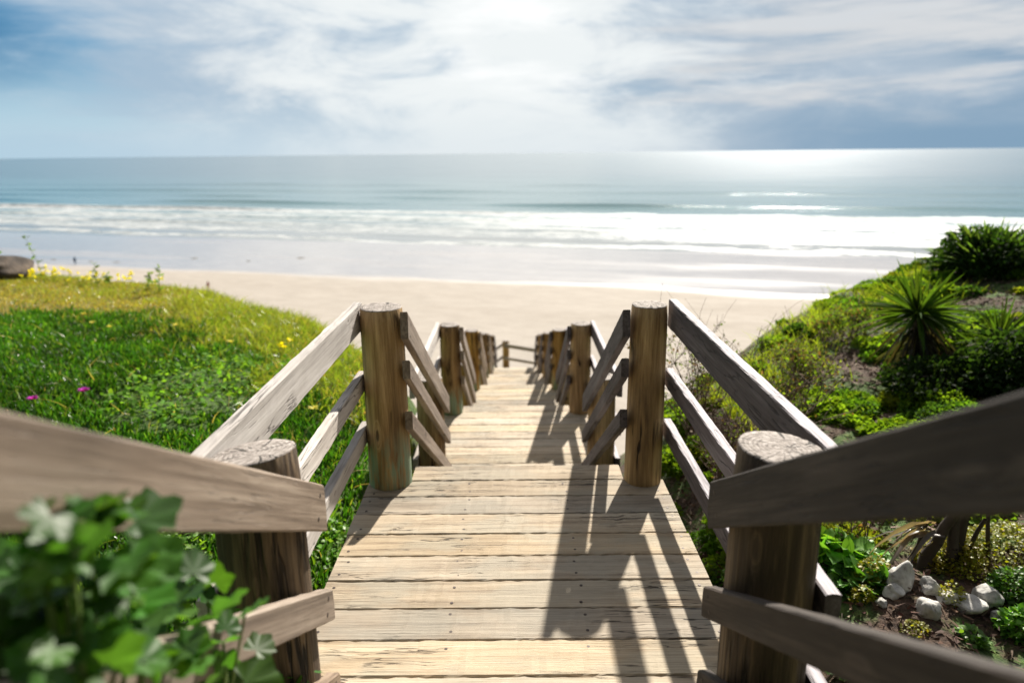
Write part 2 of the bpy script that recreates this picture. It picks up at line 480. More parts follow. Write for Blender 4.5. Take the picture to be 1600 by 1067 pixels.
def stair_rail(n, side):
    """rails nailed to the inner faces of the posts, falling from landing n to landing n+1"""
    z = -DROP*n; yb = YB+MOD*n; ya = YA+MOD*(n+1)
    word = 'left' if side < 0 else 'right'
    base = (side*.55, yb, z)
    lbl = {(-1, -1): 'broad brown handrail boards close to the camera at left, falling to cut-top post',
           (-1, 1): 'shaded dark handrail boards close to the camera at right',
           (0, -1): 'three grey boards slanting down inside the green-footed left post',
           (0, 1): 'three dark boards slanting down inside the amber right post beside the dry shrub'}.get(
           (n, side), f'slanting {word} handrail boards beside the {["", "second", "third", "fourth", "last"][n]} flight of steps')
    t = thing('stair_railing', base, lbl, 'railing', 'railings of the stair flights')
    rin = (.107 if side < 0 else .094) if n == 0 else .104
    x = side*(XP-.112-.016)
    mt = M['rail_brown'] if (side < 0 and n < 4) else M['rail_shaded']
    if n == -1: mt = M['rail_near'] if side < 0 else M['rail_shaded_near']
    ends = []
    for zt, zb, h in ((.945, -.165-.003, .122), (.70, -.47, .086), (.43, -.75, .086)):
        p0 = Vector((x, yb-.10, z+zt-h*.5)); p1 = Vector((x, ya+.055, z+zb-h*.5))
        if n == -1: p1.z += (.03, .01, .01)[[.122, .086].index(h) if zt > .8 else 1]; p1.y += .045; p0.z += (.045 if side < 0 else .072) if zt > .8 else -.02
        if n == 4:
            p1 = p0.lerp(p1, .97)
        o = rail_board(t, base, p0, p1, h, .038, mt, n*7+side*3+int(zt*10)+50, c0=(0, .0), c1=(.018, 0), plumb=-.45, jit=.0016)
        d = (p1-p0).normalized()
        up = Vector((0, 0, 1)); zax = d.cross(up.cross(d).normalized()) if False else (up - d*up.dot(d)).normalized()
        for e in (p1-d*.07, p0+d*.09):
            for s in (-.25, .25):
                ends.append(e + zax*h*s - Vector((side*.019, 0, 0)) - Vector(base))
    if n <= 1: nailheads(t, ends, (-side, 0, 0))
M['rail_shaded_near'] = wood('near_shaded_rail_wood', (.013, .009, .008), (.030, .023, .019), (.085, .066, .055), 0, 20., .75, .5, .003, knots=1.1, var=.05)  # near right rail: shade put into a darker copy of the wood
M['rail_near'] = wood('near_rail_wood', (.075, .05, .034), (.225, .165, .118), (.40, .315, .24), 0, 30., .65, .35, .002, knots=1.2, var=.02)
for n in range(-1, N):
    for s in (-1, 1): stair_rail(n, s)

# far fence at the turn of the stairway
def far_fence():
    z = -DROP*5-.12; y = 21.3
    base = (-.30, y, z)
    t = thing('corner_fence', base, 'small fence with a corner post closing the far end of the stairway', 'fence')
    obj('post', post_mesh('post', .10, .97, 77, M['post']), t)
    for zt in (.93, .52):
        rail_board(t, base, (-.36, y-.13, z+zt-.07), (.95, y-.13, z+zt-.30), .12 if zt > .9 else .09, .04, M['rail'], 5)
        rail_board(t, base, (-.42, y-.05, z+zt-.07), (-.9, y-1.3, z+zt-.10), .12 if zt > .9 else .09, .04, M['rail'], 6)
    base = (0, 20., z)
    t = thing('landing_deck', (0, 20.0, z-.1), 'bottom platform at the corner fence where the stairway turns', 'deck')
    for k in range(11):
        lay(t, plank_full[k % 6], -.787, 19.42+PITCH*(k+.5), z, (0, 20.0, z-.1), 1.574)
far_fence()

# ------------------------------------------------------------------ vegetation builders
class Leaves:
    """collects many small leaves into numpy arrays"""
    def __init__(s): s.V = []; s.T = []; s.C = []; s.n = 0
    def add(s, V, T, c):
        V = np.asarray(V); s.V.append(V); s.T.append(np.asarray(T)+s.n); s.n += len(V)
        s.C.append(np.tile(np.asarray(c, dtype=float), (len(V), 1)))
    def mesh(s, name, mat, smooth=True):
        return np_mesh(name, np.concatenate(s.V), tris=np.concatenate(s.T), mat=mat, colors=np.concatenate(s.C), smooth=smooth)

def blades(P, D, L, W, C, bend, seg=3, fat=0.):
    """vectorised tapered blades. P base, D direction (unit), L length, W width, bend: vector added along length^2"""
    n = len(P)
    side = np.cross(D, rng.normal(size=(n, 3))); side /= np.linalg.norm(side, axis=1)[:, None]+1e-9
    nor = np.cross(side, D)
    rows = []
    prof = {2: [1, .75, 0], 3: [.8, 1., .7, 0], 4: [.6, 1, .85, .5, 0]}[seg]
    for i, w in enumerate(prof):
        t = i/seg
        c = P + D*(L*t)[:, None] + bend*(L*t*t)[:, None]
        if w > 0:
            rows.append(c - side*(W*w/2)[:, None]); rows.append(c + nor*(W*fat*w)[:, None] if fat else None); rows.append(c + side*(W*w/2)[:, None])
        else: rows.append(c)
    use = [r for r in rows if r is not None]
    k = len(use); V = np.stack(use, 1).reshape(-1, 3)
    T = []
    per = 3 if fat else 2
    for i in range(seg):
        a = i*per; b = (i+1)*per
        if i < seg-1:
            for q in range(per-1):
                T += [(a+q, a+q+1, b+q+1), (a+q, b+q+1, b+q)]
        else:
            for q in range(per-1): T += [(a+q, a+q+1, b)]
    T = np.array(T)[None] + (np.arange(n)*k)[:, None, None]
    return V, T.reshape(-1, 3), np.repeat(C, k, axis=0)

def unit(a): return a/(np.linalg.norm(a, axis=1)[:, None]+1e-9)

def blade_obj(name, parts, mat, parent=None, loc=(0, 0, 0)):
    Vs, Ts, Cs, n = [], [], [], 0
    for V, T, C in parts:
        Vs.append(V); Ts.append(T+n); Cs.append(C); n += len(V)
    V = np.concatenate(Vs) - np.array(loc if parent is None else (0, 0, 0))
    me = np_mesh(name, V, tris=np.concatenate(Ts), mat=mat, colors=np.concatenate(Cs), smooth=True)
    return obj(name, me, parent, loc=None if parent else loc)

def leaf_fan(lob=5, n=20, cup=.25, ruff=.12):
    """round lobed leaf in xy plane, attached at origin, growing along +x, radius ~1"""
    V = [(0.0, 0, 0)]
    for i in range(n+1):
        a = -PI*.86 + 2*PI*.86*i/n
        r = .72 + .2*abs(math.cos(a*lob/2)) + .06*math.cos(a*lob*3)
        x = r*math.cos(a)+.35; y = r*math.sin(a)
        V.append((x, y, cup*(r*r)*.5 + ruff*math.sin(a*7)))
    V[0] = (.05, 0, 0)
    T = [(0, i, i+1) for i in range(1, n+1)]
    return np.array(V), np.array(T)

def oval_leaf(n=6, w=.35, cup=.15):
    V = [(0, 0, 0)]; 
    L = []; R = []
    for i in range(1, n):
        t = i/n; ww = w*math.sin(PI*t**.8)
        V.append((t, -ww, cup*ww)); V.append((t, 0, -.0)); V.append((t, ww, cup*ww))
    V.append((1, 0, -.08)); T = [(0, 1, 2), (0, 2, 3)]
    for i in range(n-2):
        a = 1+3*i; b = a+3
        T += [(a, b, b+1), (a, b+1, a+1), (a+1, b+1, b+2), (a+1, b+2, a+2)]
    a = 1+3*(n-2); e = len(V)-1
    T += [(a, e, a+1), (a+1, e, a+2)]
    return np.array(V), np.array(T)

def place_leaves(tmpl, P, D, N_, S, C):
    """vectorised copies of a leaf template; D growth dir, N_ normal hint"""
    V0, T0 = tmpl
    D = unit(D); Y = unit(np.cross(N_, D)); Z = np.cross(D, Y)
    V = P[:, None, :] + S[:, None, None]*(V0[None, :, 0:1]*D[:, None, :] + V0[None, :, 1:2]*Y[:, None, :] + V0[None, :, 2:3]*Z[:, None, :])
    n = len(P); k = len(V0)
    T = T0[None] + (np.arange(n)*k)[:, None, None]
    return V.reshape(-1, 3), T.reshape(-1, 3), np.repeat(C, k, axis=0)

def tubes(segs, sides=4):
    """segs: list of (p0, r0, p1, r1) -> verts, quads"""
    V = []; Q = []
    for p0, r0, p1, r1 in segs:
        p0 = Vector(p0); p1 = Vector(p1); d = (p1-p0)
        if d.length < 1e-5: continue
        d.normalize(); a = d.orthogonal().normalized(); b = d.cross(a); s = len(V)
        for p, r in ((p0, r0), (p1, r1)):
            for j in range(sides):
                t = 2*PI*j/sides; V.append(tuple(p + a*math.cos(t)*r + b*math.sin(t)*r))
        for j in range(sides): Q.append((s+j, s+(j+1) % sides, s+sides+(j+1) % sides, s+sides+j))
    return V, Q

def tube_obj(name, segs, mat, parent=None, loc=(0, 0, 0), sides=4):
    V, Q = tubes(segs, sides)
    V = np.array(V)
    if parent is None: V = V-np.array(loc)
    return obj(name, np_mesh(name, V, quads=Q, mat=mat, smooth=True), parent, loc=None if parent else loc)

def vary(c, n, a=.3):
    c = np.asarray(c, dtype=float)
    v = 1 + rng.uniform(-a, a, (n, 1)); h = 1 + rng.uniform(-a*.35, a*.35, (n, 3))
    return np.clip(c*v*h, .003, 1)

def gz(X, Y): return np.array([ground(x, y) for x, y in zip(X, Y)])
def nz(X, Y, s, o=0., oc=2): return np.array([mn.fractal(Vector((x*s+o, y*s, o)), 1., 2., oc) for x, y in zip(X, Y)])

# ---- left bank: ice plant (stuff)
def left_bank():
    # density falls with distance
    def scatter(n, x0, x1, y0, y1, pw=1.):
        X = rng.uniform(x0, x1, n); Y = y0 + (y1-y0)*rng.uniform(0, 1, n)**pw
        return X, Y
    X, Y = scatter(175000, -9.5, -.74, .9, 12.5, 1.15)
    ye = np.array([interp(x, YE_L) for x in X])
    keep = (Y < ye+.6) & (-X < 1.2+.86*(Y+1.2))
    X, Y = X[keep], Y[keep]; ye = ye[keep]
    nn = nz(X, Y, .55, 4.); n2 = nz(X, Y, 2.3, 8.)
    d2e = ye - Y + nn*1.1
    # right near the stair is grassy-light, far is mossy
    light = (ye - Y + nn*.9 + n2*.5 + rng.normal(0, .22, len(X))) < np.interp(X, [-10, -7.3, -4, -2.2, -1.3], [2.9, 2.4, 1.0, 1.3, .4])
    weedpatch = (((X+2.75)/.95)**2 + ((Y-6.2)/.9)**2 < 1 + nn*.5) & (n2 > -.15)
    Z = gz(X, Y)
    n = len(X)
    ice = ~light & ~weedpatch
    parts = []
    # ice plant fingers
    i = np.where(ice)[0]
    P = np.stack([X[i], Y[i], Z[i]-.01], 1); m = len(i)
    D = unit(np.stack([rng.normal(0, .35, m)+.05, rng.normal(0, .35, m)-.05, np.ones(m)], 1))
    L = rng.uniform(.045, .105, m)*(1+.4*n2[i]); W = rng.uniform(.013, .020, m)
    c = vary((.036, .115, .011), m, .45); br = rng.random(m) < .14; c[br] = vary((.12, .24, .025), br.sum(), .3)
    c *= np.clip(1+.9*nn[i]+.5*n2[i], .35, 1.7)[:, None]
    parts.append(blades(P, D, L, W, c, rng.normal(0, .12, (m, 3)), 3, .5))
    tag(blade_obj('ice_plant', parts, M['grassleaf']), 'dense dark green ice plant carpeting the bank left of the stairway', 'ground cover', kind='stuff')
    # light grass
    i = np.where(light)[0]
    i = i[Y[i] < 13.5]
    parts = []
    P = np.stack([X[i], Y[i], Z[i]-.01], 1); m = len(i)
    D = unit(np.stack([rng.normal(0, .35, m), rng.normal(0, .35, m), np.ones(m)], 1))
    moss = (Y[i] > 9.2 + nn[i]*1.5) & (X[i] < -3.6)
    L = np.where(moss, rng.uniform(.03, .08, m), rng.uniform(.06, .20, m)); W = rng.uniform(.006, .012, m)
    c = vary((.19, .27, .035), m, .35); c[moss] = vary((.29, .245, .06), moss.sum(), .4)
    dry = rng.random(m) < .12; c[dry] = vary((.42, .33, .12), dry.sum(), .2)
    parts.append(blades(P, D, L, W, c, np.stack([rng.normal(.1, .3, m), rng.normal(-.1, .3, m), rng.uniform(-.4, 0, m)], 1), 3))
    m = 1500
    xs = rng.uniform(-7, -.9, m); yy = rng.uniform(1.5, 9.5, m); ok = (yy < np.array([interp(x, YE_L) for x in xs])) & (-xs < 1.2+.86*(yy+1.2)); xs, yy = xs[ok], yy[ok]; m = len(xs)
    P = np.stack([xs, yy, gz(xs, yy)], 1); D = unit(np.stack([rng.normal(0, .45, m), rng.normal(0, .45, m), np.ones(m)], 1))
    cc = vary((.40, .34, .13), m, .3); gg = rng.random(m) < .5; cc[gg] = vary((.16, .26, .04), gg.sum(), .3)
    parts.append(blades(P, D, rng.uniform(.10, .28, m), rng.uniform(.004, .008, m), cc, np.stack([rng.normal(0, .5, m), rng.normal(0, .5, m), rng.uniform(-.8, 0, m)], 1), 4))
    # extra fringe of fine grasses on the crest
    m = 26000
    xs = rng.uniform(-10, -1.0, m); yy = np.array([interp(x, YE_L) for x in xs]) + rng.normal(-.2, .75, m)
    P = np.stack([xs, yy, gz(xs, yy)-.01], 1)
    D = unit(np.stack([rng.normal(0, .3, m), rng.normal(0, .3, m), np.ones(m)], 1))
    tall = nz(xs, yy, 1.6, 2.)
    L = rng.uniform(.05, .2, m)*(1+.8*tall)*np.where(xs < -5, .6, np.where(xs > -2, .6, 1.1))
    parts.append(blades(P, D, L, rng.uniform(.005, .010, m), vary((.24, .29, .05), m, .35), np.stack([rng.normal(.1, .3, m), rng.normal(0, .3, m), rng.uniform(-.5, 0, m)], 1), 3))
    tag(blade_obj('bank_grass', parts, M['grassleaf']), 'yellow-green fine grass and moss along the sunny crest of the left bank', 'grass', kind='stuff')
    # weedy patch
    i = np.where(weedpatch)[0]; i = i[::2]; m = len(i)
    hgt = rng.uniform(.02, .22, m)
    P = np.stack([X[i]+rng.normal(0, .03, m), Y[i], Z[i]+hgt], 1)
    D = np.stack([rng.normal(0, 1, m), rng.normal(0, 1, m), rng.normal(.2, .4, m)], 1)
    Nn = np.stack([rng.normal(0, .5, m), rng.normal(0, .5, m), np.ones(m)], 1)
    parts = [place_leaves(oval_leaf(4, .38), P, D, Nn, rng.uniform(.03, .06, m), vary((.13, .27, .035), m, .35))]
    tag(blade_obj('weed_patch', parts, M['leaf_matte']), 'paler leafy weeds spreading through the middle of the ice plant', 'weeds', kind='stuff')
left_bank()

def lowplants(name, label, cat, n, cx, cy, rx, ry, h, size, colr, tm, kind='stuff', clump=.0, rim=0.):
    a = rng.uniform(0, 2*PI, n); r = np.sqrt(rng.uniform(0, 1, n))
    X = cx + rx*r*np.cos(a); Y = cy + ry*r*np.sin(a)
    hh = h*(1-r**2*.8)*rng.uniform(.15, 1, n)
    Z = gz(X, Y) + hh
    P = np.stack([X, Y, Z], 1)
    D = np.stack([np.cos(a)+rng.normal(0, .7, n), np.sin(a)+rng.normal(0, .7, n), rng.normal(.3, .4, n)], 1)
    Nn = np.stack([rng.normal(0, .45, n), rng.normal(0, .45, n), np.ones(n)], 1)
    S = rng.uniform(size*.6, size*1.3, n)
    return place_leaves(tm, P, D, Nn, S, vary(colr, n, .35))

# ---- right hillside
def right_hill():
    # green clumps
    parts = []
    # broad ground-cover mask
    rr = random.Random(21)
    k = 0
    while k < 760:
        x = 1.05 + 8.2*rr.random()**.95; y = 1.3 + 9.4*rr.random()
        if y > interp(x, YE_R)+1.1 or x > 1.5+.86*(y+1.): continue
        if ((x-1.95)/.7)**2 + ((y-2.3)/.6)**2 < 1: continue
        dens = mn.fractal(Vector((x*.9, y*.9, 20.)), 1., 2., 3)
        if dens < .03 and rr.random() < .88: continue
        k += 1
        R_ = (.05+.16*rr.random()**1.8)*(.75 if y < 3.2 else 1); H_ = R_*rr.uniform(.35, .8)
        n = int(2600*R_*R_/.04*.5)+60
        u = unit(rng.normal(size=(n, 3))); u[:, 2] = np.abs(u[:, 2])
        lump = 1 + .35*np.array([mn.noise(Vector((a*2.2+x*7, b*2.2+y*5, c*2.2))) for a, b, c in u])
        P = u*(lump*rng.uniform(.55, 1., n)**.4)[:, None]*np.array([R_, R_, H_])
        P += np.array([x, y, ground(x, y)-.01])
        D = u + rng.normal(0, .6, (n, 3)); Nn = u*.5 + np.array([0, 0, .7]) + rng.normal(0, .4, (n, 3))
        t_ = rr.random()
        base = (.135, .235, .020) if t_ < .45 else (.085, .185, .018) if t_ < .75 else (.19, .235, .025) if t_ < .9 else (.05, .11, .02)
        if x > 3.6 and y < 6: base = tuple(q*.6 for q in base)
        parts.append(place_leaves(oval_leaf(3, .42), P, D, Nn, rng.uniform(.6, 1.3, n)*rr.choice((.022, .03, .042)), vary(base, n, .25)))
    m = 5200
    xs = rng.uniform(1.7, 5.2, m); yy = np.array([interp(x, YE_R) for x in xs]) + rng.normal(-.1, .4, m)
    P = np.stack([xs, yy, gz(xs, yy)-.01], 1); D = unit(np.stack([rng.normal(0, .3, m), rng.normal(0, .3, m), np.ones(m)], 1))
    parts.append(blades(P, D, rng.uniform(.06, .22, m)*np.where(nz(xs, yy, 1.5, 3.) > 0, 1.2, .5), rng.uniform(.006, .011, m), vary((.20, .27, .03), m, .3), np.stack([rng.normal(0, .3, m), rng.normal(0, .3, m), rng.uniform(-.5, 0, m)], 1), 3))
    tag(blade_obj('hillside_ground_cover', parts, M['leaf_matte']), 'patchy bright green ground cover over the dark hillside right of the stairway', 'ground cover', kind='stuff')
    # litter of wood chips and dead stalks
    n = 42000
    X = .95 + 7.5*rng.uniform(0, 1, n)**1.3; Y = 1.2 + 8.2*rng.uniform(0, 1, n)
    ye = np.array([interp(x, YE_R) for x in X]); keep = (Y < ye+.5) & (X < 1.5+.86*(Y+1.)); X, Y = X[keep], Y[keep]; n = len(X)
    P = np.stack([X, Y, gz(X, Y)+rng.uniform(0, .02, n)], 1)
    D = unit(np.stack([rng.normal(0, 1, n), rng.normal(0, 1, n), rng.normal(0.05, .22, n)], 1))
    c = vary((.095, .052, .034), n, .5); l = rng.random(n) < .13; c[l] = vary((.27, .20, .15), l.sum(), .25)
    V = blades(P, D, rng.uniform(.02, .07, n), rng.uniform(.006, .018, n), c, np.zeros((n, 3)), 2)
    tag(blade_obj('mulch', [V], simple_tint), 'brown wood-chip mulch and dead stalks on the right slope', 'mulch', kind='stuff')

m_, nt_, bs_ = new_mat('mulch_chip'); nt_.put(bs_.inputs['Base Color'], nt_.new('ShaderNodeAttribute', attribute_name='tint').outputs['Color']); bs_.inputs['Roughness'].default_value = .9
simple_tint = m_
right_hill()

# ---- dry twiggy shrubs
def shrub(cx, cy, h, spread, seed, label, name='dry_shrub', leaves=900, lc=(.12, .18, .028), stems=16, twc=None, tall=0, lsize=.022):
    random.seed(seed)
    z = ground(cx, cy)
    t = thing(name, (cx, cy, z), label, 'shrub')
    segs = []; tips = []
    def grow(p, d, L, r, depth):
        k = 3; q = p
        for i in range(k):
            d2 = (d + Vector((random.gauss(0, .16), random.gauss(0, .16), random.gauss(.02, .1)))).normalized()
            p2 = q + d2*(L/k); segs.append((q, r*(1-i/k*.4), p2, r*(1-(i+1)/k*.4)))
            if depth > 0 and random.random() < .85:
                for _ in range(random.choice((1, 2))):
                    grow(p2, (d2*.6 + Vector((random.gauss(0, .55), random.gauss(0, .55), random.uniform(-.05, .5)))).normalized(), L*random.uniform(.4, .7), r*.6, depth-1)
            if depth <= 1: tips.append(p2)
            q = p2; d = d2
    for i in range(stems):
        a = random.uniform(0, 2*PI); lean = random.uniform(.1, spread)
        d = Vector((math.cos(a)*lean, math.sin(a)*lean, 1)).normalized()
        grow(Vector((random.uniform(-.18, .18)*spread, random.uniform(-.18, .18)*spread, -.03)), d, h*random.uniform(.5, .9), .0065, 2)
    for i in range(tall):
        a = random.uniform(0, 2*PI)
        grow(Vector((random.uniform(-.2, .2), random.uniform(-.2, .2), 0)), Vector((math.cos(a)*.35, math.sin(a)*.35, 1)).normalized(), h*random.uniform(.9, 1.2), .003, 1)
    tube_obj('branches', segs, M['twig'], t, sides=3)
    n = leaves
    if n:
        idx = [random.choice(tips) for _ in range(n)]
        P = np.array([tuple(p) for p in idx]) + rng.normal(0, .02, (n, 3))
        P = P[P[:, 2] < h*1.05]; n = len(P)
        c = vary(lc, n, .35)
        dr = rng.random(n) < .3; c[dr] = vary((.16, .11, .055), dr.sum(), .3)
        V = place_leaves(oval_leaf(3, .36), P, rng.normal(0, 1, (n, 3))+np.array([0, 0, .3]), np.tile([0, 0, 1.], (n, 1))+rng.normal(0, .6, (n, 3)), rng.uniform(lsize*.6, lsize*1.5, n), c)
        blade_obj('foliage', [V], M['leaf_matte'], t)
    return t
shrub(1.45, 4.3, .50, .7, 1, 'bare brown twiggy shrub right behind the nearest right railing', leaves=350, stems=30)
shrub(1.95, 4.9, .60, .7, 2, 'tangled dry shrub with thin tall twigs against the sand', leaves=600, stems=18, tall=5)
shrub(1.5, 5.5, .80, .6, 3, 'twiggy shrub with a few yellow-green leaves just beyond the amber post', leaves=900, stems=14, tall=4)
shrub(2.6, 6.1, .32, 1.1, 4, 'low leafy yellow-green shrub at the lip of the right slope', leaves=1500, stems=16, tall=3, lc=(.16, .24, .025))
shrub(1.75, 3.5, .28, 1., 6, 'low dead brush on the ground under the right rails', leaves=300)
shrub(3.3, 7.0, .35, 1., 8, 'small rounded green shrub on the crest above the beach', leaves=1500, stems=10, lc=(.12, .2, .03))

# ---- yucca
def rosette(t, c, n, L, W, colr, up=.25, name='leaf_rosette', seed=1, down=-.35):
    r2 = np.random.default_rng(seed)
    a = r2.uniform(0, 2*PI, n); el = np.arcsin(r2.uniform(down, 1., n))
    D = np.stack([np.cos(a)*np.cos(el), np.sin(a)*np.cos(el), np.sin(el)], 1)
    P = np.tile(np.array(c), (n, 1)) + D*.03
    LL = r2.uniform(L*.55, L*1.1, n)
    bend = np.stack([np.zeros(n), np.zeros(n), -.22*np.cos(el)**2], 1)
    V = blades(P, D, LL, np.full(n, W)*r2.uniform(.8, 1.2, n), vary(colr, n, .3), bend, 4, .18)
    return blade_obj(name, [V], M['leaf_matte'], t)

def yucca(cx, cy, label, heads, trunk_r=.05):
    z = ground(cx, cy)
    t = thing('yucca', (cx, cy, z), label, 'yucca')
    segs = []
    for (hx, hy, hz, L, n, W, s) in heads:
        p = Vector((hx*.2, hy*.2, -.1)); q = Vector((hx*.6, hy*.6, hz*.5)); e = Vector((hx, hy, hz))
        segs += [(p, trunk_r*1.2, q, trunk_r), (q, trunk_r, e, trunk_r*.8)]
        rosette(t, (hx, hy, hz), n, L, W, (.045, .088, .013), seed=s)
        # skirt of hanging dead leaves
        m = 90; a = rng.uniform(0, 2*PI, m); zz = rng.uniform(.35, 1., m)
        P = np.stack([hx*zz + .04*np.cos(a), hy*zz + .04*np.sin(a), hz*zz-.03], 1)
        D = unit(np.stack([np.cos(a)*.8, np.sin(a)*.8, -rng.uniform(.2, 1.2, m)], 1))
        V = blades(P, D, rng.uniform(.6, 1., m)*L*.8, np.full(m, W), vary((.035, .035, .02), m, .4), np.tile([0, 0, -.5], (m, 1)), 3, .1)
        blade_obj('dead_leaf_skirt', [V], M['leaf'], t)
    tube_obj('trunk', segs, M['bark'], t, sides=8)
    return t
yucca(3.5, 5.95, 'spiky bright-tipped yucca with a dark trunk on the right slope',
      [(-.05, 0, .44, .50, 140, .028, 5), (.55, -.2, .26, .40, 110, .024, 6), (.3, .4, .28, .42, 100, .026, 9)])

# ---- dense bush with purple flowers, top right
def dense_bush(cx, cy, rx, ry, h, label, cats='bush', lc=(.06, .13, .02), n=9000, lsize=.05, name='bush', spikes=0, flowers=0, fc=(.35, .03, .3)):
    z = ground(cx, cy)
    t = thing(name, (cx, cy, z), label, cats)
    u = rng.normal(size=(n, 3)); u = unit(u); r = rng.uniform(.35, 1, n)**.5
    lump = np.array([1+.35*mn.noise(Vector((a*1.8, b*1.8, c*1.8+cx))) for a, b, c in u])
    P = u*(r*lump)[:, None]*np.array([rx, ry, h]); P[:, 2] = np.abs(P[:, 2])
    D = u + rng.normal(0, .6, (n, 3)); Nn = u*.6 + np.array([0, 0, .6]) + rng.normal(0, .5, (n, 3))
    V = place_leaves(oval_leaf(3, .34), P, D, Nn, rng.uniform(lsize*.6, lsize*1.3, n), vary(lc, n, .4))
    blade_obj('foliage', [V], M['leaf_matte'], t)
    segs = []
    for i in range(10):
        a = random.uniform(0, 2*PI); e = Vector((math.cos(a)*rx*.6, math.sin(a)*ry*.6, h*.6))
        segs += [(Vector((0, 0, -.1)), .02, e*.5+Vector((0, 0, .05)), .015), (e*.5+Vector((0, 0, .05)), .015, e, .006)]
    tube_obj('branches', segs, M['bark'], t)
    if spikes:
        m = spikes; u2 = unit(rng.normal(size=(m, 3))*np.array([1, 1, .5])+np.array([0, 0, .8])); P = u2*np.array([rx, ry, h])*.8
        V = blades(P, u2, rng.uniform(.18, .32, m), rng.uniform(.02, .03, m), vary((.09, .17, .04), m, .3), np.tile([0, 0, -.15], (m, 1)), 3, .2)
        blade_obj('spiky_leaves', [V], M['leaf'], t)
    if flowers:
        m = flowers; u2 = unit(rng.normal(size=(m, 3))+np.array([-.5, -.6, .7])); P = u2*np.array([rx, ry, h])*rng.uniform(.95, 1.05, (m, 1))
        P[:, 2] = np.abs(P[:, 2])
        V = place_leaves(oval_leaf(3, .45), P, rng.normal(size=(m, 3)), u2, rng.uniform(.02, .04, m), vary(fc, m, .3))
        blade_obj('flowers', [V], M['petal'], t)
    return t
dense_bush(5.6, 8.35, .62, .55, .50, 'dark spiky-leaved bush standing on the hill crest at far right', spikes=170, n=9500, lc=(.02, .048, .01))  # leaf colour darkened to stand in for the backlit side
dense_bush(6.75, 8.2, .75, .7, .5, 'dark bush sprinkled with purple flowers at the right edge', n=8000, lsize=.04, flowers=500, lc=(.035, .07, .015))
dense_bush(4.9, 5.7, .55, .5, .30, 'bright green leafy bush behind the yucca', lc=(.10, .22, .025), n=5000, lsize=.045)
dense_bush(4.7, 4.75, .7, .5, .35, 'dark green leafy mound to the right of the yucca', lc=(.03, .075, .012), n=6500, lsize=.045)
dense_bush(3.95, 5.1, .65, .45, .40, 'shadowy dark foliage below the yucca by the right handrail', lc=(.02, .045, .01), n=6000, lsize=.05)  # dark leaf colour stands in for the shade below the yucca
dense_bush(3.35, 5.35, .45, .35, .26, 'deeply shaded low foliage round the yucca trunk', lc=(.018, .038, .01), n=3200, lsize=.04)  # shade round the trunk put into the leaf colour
dense_bush(6.1, 7.6, .5, .4, .35, 'reddish dark scrub under the crest bush', lc=(.055, .04, .022), n=3000, lsize=.04)
dense_bush(4.2, 6.6, .40, .35, .16, 'small bright clump of weeds on the upper right slope', lc=(.16, .28, .03), n=2200, lsize=.04)

# ---- foreground right details : stones
def stone_mat():
    m, nt, bs = new_mat('white_stone')
    tc = nt.new('ShaderNodeTexCoord').outputs['Object']
    n = nt.noise(tc, 9., 6, .65); n2 = nt.noise(tc, 40., 4, .6)
    c = nt.ramp(nt.math('ADD', nt.math('MULTIPLY', n, .7), nt.math('MULTIPLY', n2, .3)), [(.36, (.16, .14, .12)), (.46, (.42, .41, .385)), (.7, (.66, .65, .62))])
    nt.put(bs.inputs['Base Color'], c); bs.inputs['Roughness'].default_value = .8
    nt.put(bs.inputs['Normal'], nt.bump(nt.math('ADD', n, nt.math('MULTIPLY', n2, .4)), .7, .012))
    return m
M['stone'] = stone_mat()
def rock(name, x, y, sx, sy, sz, rz, label, mat, seed, cat='stone', group=None, sink=.42, rough=.45):
    bm = bmesh.new(); bmesh.ops.create_icosphere(bm, subdivisions=4, radius=1)
    for v in bm.verts:
        p = v.co.copy()
        d = 1 + rough*mn.noise(p*1.1+Vector((seed*3.7, 0, 0))) + .12*mn.noise(p*3.+Vector((0, seed, 0))) + .04*mn.noise(p*9.)
        # facet it a little
        q = p*d
        for a in range(5):
            nrm = Vector((mn.noise(Vector((a, seed, 1.3)))*2, mn.noise(Vector((a, seed, 4.1)))*2, mn.noise(Vector((a, seed, 7.9)))*2+.1)).normalized()
            k = q.dot(nrm)-.72
            if k > 0: q -= nrm*k*.85
        v.co = Vector((q.x*sx, q.y*sy, q.z*sz))
    me = bpy.data.meshes.new(name); bm.to_mesh(me); bm.free(); me.materials.append(mat)
    me.polygons.foreach_set('use_smooth', [True]*len(me.polygons))
    o = obj(name, me, loc=(x, y, ground(x, y)+sz*(1-sink)*.7)); o.rotation_euler = (0, 0, rz)
    return tag(o, label, cat, group)

# ------------------------------------------------------------------ camera
PITCH_C = math.atan(294.5/1110); YAW = -5.5/1110
cam_d = bpy.data.cameras.new('camera'); cam = bpy.data.objects.new('camera', cam_d); link(cam)
cam.location = (0.0, 0, 1.70)
roll = math.radians(-.61)
fw = Vector((math.sin(YAW), math.cos(YAW)*math.cos(PITCH_C), -math.sin(PITCH_C)))
R = Matrix.Rotation(-YAW if False else YAW*-1, 3, 'Z') @ Matrix.Rotation(PI/2-PITCH_C, 3, 'X') @ Matrix.Rotation(roll, 3, 'Z')
cam.rotation_euler = R.to_euler()
cam_d.sensor_width = 36; cam_d.lens = 1110/1600*36
cam_d.clip_start = .05; cam_d.clip_end = 60000
cam_d.dof.use_dof = True; cam_d.dof.focus_distance = 2.75; cam_d.dof.aperture_fstop = 1.75; cam_d.dof.aperture_blades = 0
scene.camera = cam
bpy.context.view_layer.update()
Rm = R; CP = cam.location.copy()
def ray(px, py):
    d = Rm @ Vector(((px-800)/1110, -(py-533.5)/1110, -1)); return d
